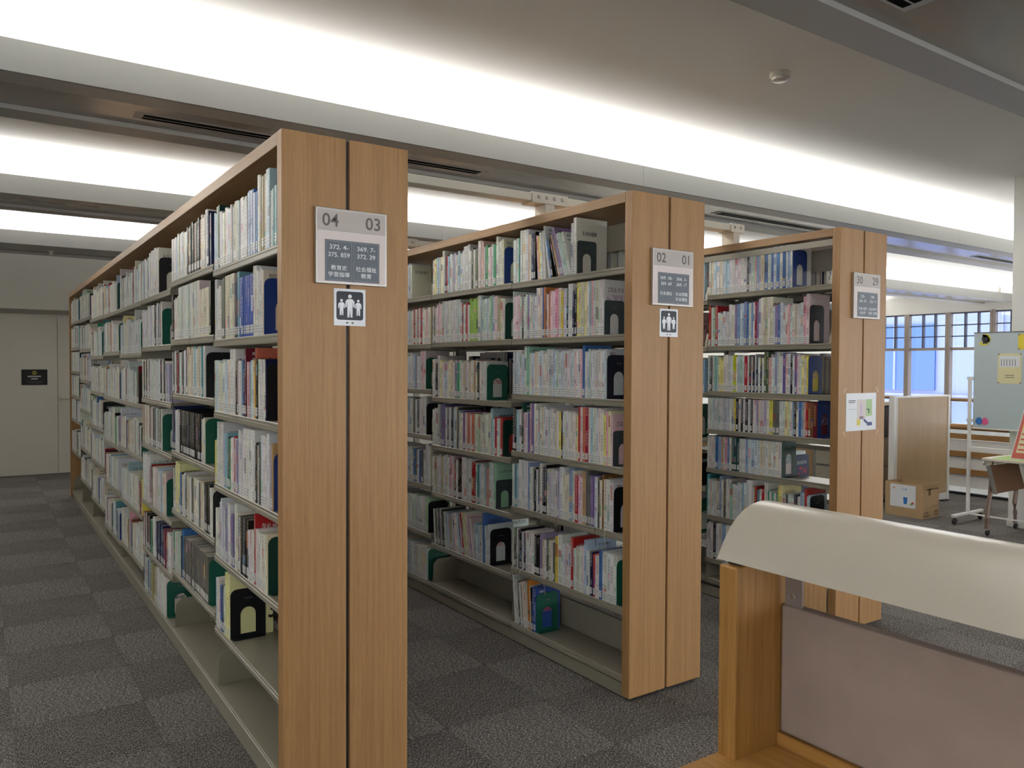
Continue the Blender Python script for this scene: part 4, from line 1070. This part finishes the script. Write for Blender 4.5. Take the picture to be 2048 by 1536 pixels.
on_sheet([(0.142, 0.105), (0.150, 0.116), (0.160, 0.108), (0.170, 0.115), (0.178, 0.105)], 'paper_print', 'pictogram_white')
on_sheet([(0.025, 0.185), (0.045, 0.200), (0.052, 0.192), (0.032, 0.176)], 'scrap_print', 'print_orange')
on_sheet([(0.205, 0.045), (0.236, 0.052), (0.236, 0.030), (0.205, 0.024)], 'scrap_print', 'print_green')
on_sheet([(0.222, 0.058), (0.246, 0.064), (0.246, 0.044), (0.222, 0.040)], 'scrap_print', 'print_red')
tb = MB(); text_on(tb, 'ごみ箱', by1-0.055-0.145, 0.095+0.185, 0.020, 'x', bx0-0.0022, width=0.062); tb.build('lettering', 'print_sky', sh)
mk = MB()
for a, b, z0_, z1_ in ((.06, .30, .285, .30), (.10, .14, .23, .30), (.16, .30, .12, .125), (.05, .28, .10, .104), (.04, .10, .06, .068), (.03, .11, .045, .052), (.02, .13, .02, .032), (.22, .245, .05, .075), (.26, .285, .05, .075), (.22, .245, .02, .04), (.26, .285, .02, .04)):
    MB().box(bx0+a, min(bx0+b, bx1-0.01), by0-0.0008, by0-0.0001, z0_, z1_).build('printed_mark', 'cardboard_dark', t)

# low partition of oak laminate with aluminium posts
t = thing('partition', (8.61, 4.6, 0), 'low office partition with pale wood face and white edges, behind the box', 'partition')
MB().box(8.10, 9.16, 4.572, 4.612, 0.09, 1.190).build('panel', 'oak_pale', t)
MB().box(8.03, 9.20, 4.565, 4.619, 1.190, 1.206).build('cap_rail', 'stand_white', t)
for a in (8.03, 8.055, 8.08): MB().box(a, a+0.018, 4.562+0.003*(a > 8.04), 4.622, 0.0, 1.19).build('post', 'stand_white', t)
MB().box(9.16, 9.20, 4.565, 4.619, 0.0, 1.19).build('post', 'stand_white', t)
MB().box(8.10, 9.16, 4.572, 4.612, 0.015, 0.09).build('base_rail', 'stand_white', t)
MB().box(9.02, 9.14, 4.53, 4.65, 0.0, 0.014).build('foot', 'rubber_black', t)
t = thing('partition', (8.6, 6.2, 0), 'second tan partition standing behind, only its top showing', 'partition')
MB().box(7.7, 9.4, 6.2, 6.24, 0.05, 1.235).build('panel', 'oak_pale', t); MB().box(7.7, 9.4, 6.195, 6.245, 1.235, 1.25).build('cap_rail', 'stand_white', t)
MB().box(7.7, 9.4, 6.2, 6.24, 0.0, 0.05).build('base_rail', 'stand_white', t)
# photocopier behind the bookcase end
t = thing('photocopier', (8.25, 5.15, 0), 'black and grey photocopier with white lid, half hidden behind the end panel', 'copier')
MB().bbox(7.90, 8.55, 4.86, 5.45, 0.03, 0.73, 0.006).build('cabinet', 'steel_mid', t)
for zz in (0.10, 0.42): 
    dr = MB().bbox(7.885, 8.55, 4.855, 5.40, zz, zz+0.29, 0.004).build('drawer', 'steel_beige', t)
    MB().box(7.95, 8.2, 4.850, 4.856, zz+0.15, zz+0.19).build('handle', 'steel_mid', dr)
MB().bbox(7.90, 8.55, 4.86, 5.45, 0.735, 1.085, 0.01).build('body', 'print_black', t)
MB().bbox(7.86, 8.57, 4.84, 5.47, 1.09, 1.135, 0.008).build('lid', 'desk_white', t)
MB().box(7.92, 8.53, 4.88, 5.43, 0.0, 0.03).build('base', 'rubber_black', t)

# balustrade along the edge of the floor
XR = 9.72
t = thing('balustrade', (XR, 5.3, 0), 'balustrade with wooden handrail, slats and white panels at the floor edge', 'railing')
MB().box(XR-0.03, XR+0.03, 1.5, 9.0, 0.0, 0.03).build('base_channel', 'rubber_black', t)
for k, zz in enumerate((0.665, 0.455, 0.245)): MB().box(XR-0.025, XR-0.005, 1.5, 9.0, zz, zz+0.065).build('slat', 'oak_rail', t)
MB().tube([(XR-0.03, 1.5, 0.81), (XR-0.03, 9.0, 0.81)], 0.034, 14).build('handrail', 'oak_rail', t, smooth=True)
MB().tube([(XR+0.06, 1.5, 1.13), (XR+0.06, 9.0, 1.13)], 0.020, 12).build('upper_rail', 'oak_rail', t, smooth=True)
for k in range(6):
    y0 = 1.5+k*1.25
    MB().box(XR+0.002, XR+0.010, y0+0.004, y0+1.246, 0.09, 0.655).build('panel', 'stand_white', t)
    MB().box(XR+0.012, XR+0.022, y0+0.004, y0+1.246, 0.04, 1.10).build('glass_pane', 'glass', t)
    MB().tube([(XR+0.035, y0, 0.03), (XR+0.035, y0, 1.12)], 0.012, 8).build('post', 'aluminium', t)

# whiteboard on castors
XW = 8.03
t = thing('whiteboard', (XW, 3.2, 0), 'blue-grey board on a white castor stand beside the pillar', 'whiteboard')
MB().box(XW-0.012, XW+0.012, 2.03, 3.762, 0.938, 1.852).build('board', 'board_bluegrey', t)
MB().box(XW-0.016, XW+0.016, 2.03, 3.766, 1.852, 1.862).build('edge_rail', 'steel_mid', t)
MB().box(XW-0.020, XW+0.016, 2.03, 3.766, 0.925, 0.938).build('edge_rail', 'stand_white', t)
for yy in (3.800, 2.0):
    MB().bbox(XW-0.016, XW+0.016, yy-0.013, yy+0.013, 0.095, 1.415, 0.004).build('upright', 'stand_white', t)
    ft = MB().bbox(7.74, 8.32, yy-0.018, yy+0.018, 0.075, 0.100, 0.006).build('foot', 'stand_white', t)
    for xx in (7.775, 8.285):
        cs = MB().lathe([(0.028, -0.012), (0.032, -0.006), (0.032, 0.006), (0.028, 0.012)], (xx, yy, 0.032), 'y', 18)
        cs.build('castor', 'rubber_black', ft, smooth=True)
    for zz in (0.99, 1.40): MB().box(XW-0.02, XW+0.02, yy-0.02 if yy < 3 else 3.76, yy+0.02 if yy > 3 else 2.04, zz, zz+0.03).build('clamp', 'stand_white', t)
MB().bbox(XW-0.012, XW+0.012, 2.01, 3.79, 0.70, 0.745, 0.003).build('stretcher', 'stand_white', t)
MB().box(XW-0.012, XW+0.012, 2.01, 3.79, 0.078, 0.090).build('stretcher', 'stand_white', t)
def bprint(y0, y1, z0, z1, nm, mat, off=0.0006):
    return MB().box(XW-0.012-off-0.0006, XW-0.012-off+0.0004, min(y0, y1), max(y0, y1), z0, z1)
# papers and magnets on the board
p_ = thing('paper_notice', (XW-0.014, 3.44, 1.38), 'pale yellow sheet with two printed cards pinned to the board', 'notice')
bprint(3.545, 3.340, 1.37, 1.655, '', '').build('sheet', 'paper_yellow', p_)
bprint(3.530, 3.355, 1.525, 1.632, '', '', .0016).build('card', 'paper_white', p_); bprint(3.530, 3.355, 1.395, 1.498, '', '', .0016).build('card', 'paper_yellow', p_)
mb = MB()
for k in range(6): mb.mesh(bprint(3.515-k*0.024, 3.510-k*0.024, 1.535, 1.60, '', '', .0024).v, [(0, 3, 2, 1), (4, 5, 6, 7), (0, 1, 5, 4), (1, 2, 6, 5), (2, 3, 7, 6), (3, 0, 4, 7)])
for zz in (1.445, 1.425): mb.mesh(bprint(3.48, 3.40, zz, zz+0.006, '', '', .0024).v, [(0, 3, 2, 1), (4, 5, 6, 7), (0, 1, 5, 4), (1, 2, 6, 5), (2, 3, 7, 6), (3, 0, 4, 7)])
mb.build('printed_lines', 'sign_text_grey', p_)
for yy, zz in ((3.537, 1.648), (3.348, 1.648), (3.537, 1.378), (3.348, 1.378)):
    MB().lathe([(0.007, 0), (0.006, -0.006)], (XW-0.0132, yy, zz), 'x', 10).build('pin', 'steel_mid', p_)
p_ = thing('paper_notice', (XW-0.014, 3.25, 1.70), 'bright yellow notice at the board edge by the picture border', 'notice')
bprint(3.372, 3.10, 1.69, 1.835, '', '').build('sheet', 'print_yellow', p_)
for zz in (1.828, 1.697): MB().lathe([(0.007, 0), (0.006, -0.006)], (XW-0.0132, 3.364, zz), 'x', 10).build('pin', 'steel_mid', p_)
p_ = thing('magnet', (XW-0.02, 3.67, 1.73), 'yellow crescent magnet with a black cat on the board', 'magnet')
cr = [(3.672+0.055*math.cos(math.radians(a)), 1.787+0.055*math.sin(math.radians(a))) for a in range(20, 341, 20)]
ci = [(3.655+0.046*math.cos(math.radians(a)), 1.797+0.046*math.sin(math.radians(a))) for a in range(330, 29, -20)]
cr = [(2*3.672-y, z) for y, z in cr]; 
oc = [(3.672+0.055*math.cos(math.radians(a)), 1.785+0.055*math.sin(math.radians(a))) for a in range(70, 331, 20)]
ic = [(3.658+0.047*math.cos(math.radians(a)), 1.798+0.047*math.sin(math.radians(a))) for a in range(320, 79, -20)]
MB().prism(oc+ic, 'x', XW-0.018, XW-0.0125).build('moon', 'print_moon', p_)
cat = [(3.690, 1.790), (3.683, 1.828), (3.668, 1.808), (3.652, 1.808), (3.638, 1.828), (3.630, 1.790), (3.642, 1.770), (3.640, 1.748), (3.660, 1.755), (3.678, 1.748), (3.678, 1.770)]
MB().prism(cat, 'x', XW-0.021, XW-0.0182).build('cat', 'print_black', p_)
for nm, cy_, col in (('blue', 3.705, 'print_blue'), ('pink', 3.650, 'print_pink')):
    pts = [(cy_+0.033*math.cos(a*math.pi/10)*(1.0 if math.sin(a*math.pi/10) < 0.2 else 0.82), 1.002+0.036*math.sin(a*math.pi/10)) for a in range(20)]
    o_ = MB().prism(pts, 'x', XW-0.018, XW-0.0125).build('magnet', col, origin=(XW-0.015, cy_, 1.0)); tag(o_, 'plain rounded %s magnet low on the board' % nm, 'magnet', 'rounded magnets on the board')

# folding table with a green cloth in front of the pillar
t = thing('folding_table', (7.80, 2.6, 0), 'folding table with brown frame on castors, cut by the right edge', 'table')
MB().bbox(7.49, 8.10, 2.25, 3.435, 0.678, 0.703, 0.004).build('table_top', 'laminate_cream', t)
MB().bbox(7.515, 8.08, 3.38, 3.405, 0.640, 0.678, 0.003).build('top_rail', 'laminate_cream', t)
for x0_, x1_ in ((7.52, 7.60), (8.07, 8.04)):
    s_ = 1 if x0_ < 7.8 else -1
    path = [(x1_-0.02*s_, 3.39, 0.675), (x1_-0.02*s_, 3.39, 0.44), (x1_-0.035*s_, 3.39, 0.36), (x0_+0.015*s_, 3.392, 0.24), (x0_, 3.392, 0.16), (x0_, 3.392, 0.06)]
    lg = MB().tube(path, 0.019, 10).build('leg', 'frame_brown', t, smooth=True)
    MB().tube([(x0_, 3.392, 0.062), (x0_, 3.392, 0.045)], 0.016, 10).build('leg_cap', 'aluminium', lg)
    MB().lathe([(0.024, -0.011), (0.028, -0.006), (0.028, 0.006), (0.024, 0.011)], (x0_, 3.385, 0.028), 'y', 16).build('castor', 'rubber_black', lg, smooth=True)
MB().tube([(7.60, 3.39, 0.47), (8.03, 3.39, 0.47)], 0.012, 8).build('cross_bar', 'frame_brown', t, smooth=True)
fb = MB(); fb.prism([(3.345, 0.640), (3.363, 0.640), (3.300, 0.402), (3.282, 0.402)], 'x', 7.452, 8.0)
fb.build('folding_flap', 'panel_brown', t)
fb = MB(); fb.prism([(3.339, 0.645), (3.369, 0.645), (3.305, 0.396), (3.275, 0.396)], 'x', 7.43, 7.451); fb.build('flap_edge', 'steel_mid', t)
MB().lathe([(0.020, 0), (0.020, 0.012), (0.012, 0.016)], (7.505, 3.41, 0.655), 'y', 14).build('pivot', 'aluminium', t, smooth=True)
cl = MB().box(7.53, 8.0, 2.27, 3.36, 0.7035, 0.7065).build('table_cloth', 'green_cloth', origin=(7.8, 2.65, 0.7035)); tag(cl, 'green cloth lying on the folding table', 'cloth')
# framed poster standing on the table
t = thing('poster_stand', (7.62, 3.1, 0.707), 'red bordered poster standing tilted on the green cloth', 'poster')
def tilt(a, b):   # a along -Y from the left edge, b up the tilted board
    return (7.58+0.30*b, 3.235-a-0.10*b, 0.7085+b*0.95)
def tboard(a0, a1, b0, b1, d, nm, mat):
    v = [tilt(a0, b0), tilt(a1, b0), tilt(a1, b1), tilt(a0, b1)]
    off = Vector((-1, 0, 0.3)).normalized()*d; back = Vector((1, 0, -0.3)).normalized()*0.003
    vv = [tuple(Vector(q)+off) for q in v]+[tuple(Vector(q)+off+back) for q in v]
    MB().mesh(vv, [(0, 1, 2, 3), (7, 6, 5, 4), (0, 4, 5, 1), (1, 5, 6, 2), (2, 6, 7, 3), (3, 7, 4, 0)]).build(nm, mat, t)
tboard(0, 0.30, 0.0, 0.46, 0.0, 'backing', 'paper_white'); tboard(0.008, 0.292, 0.008, 0.452, 0.0035, 'border', 'print_poster_red'); tboard(0.035, 0.265, 0.06, 0.425, 0.007, 'sheet', 'paper_yellow')
tboard(0.040, 0.26, 0.28, 0.42, 0.0105, 'picture', 'print_yellow')
for k in range(4): tboard(0.045, 0.12, 0.08+k*0.048, 0.095+k*0.048, 0.0105, 'text_line', 'print_poster_red')
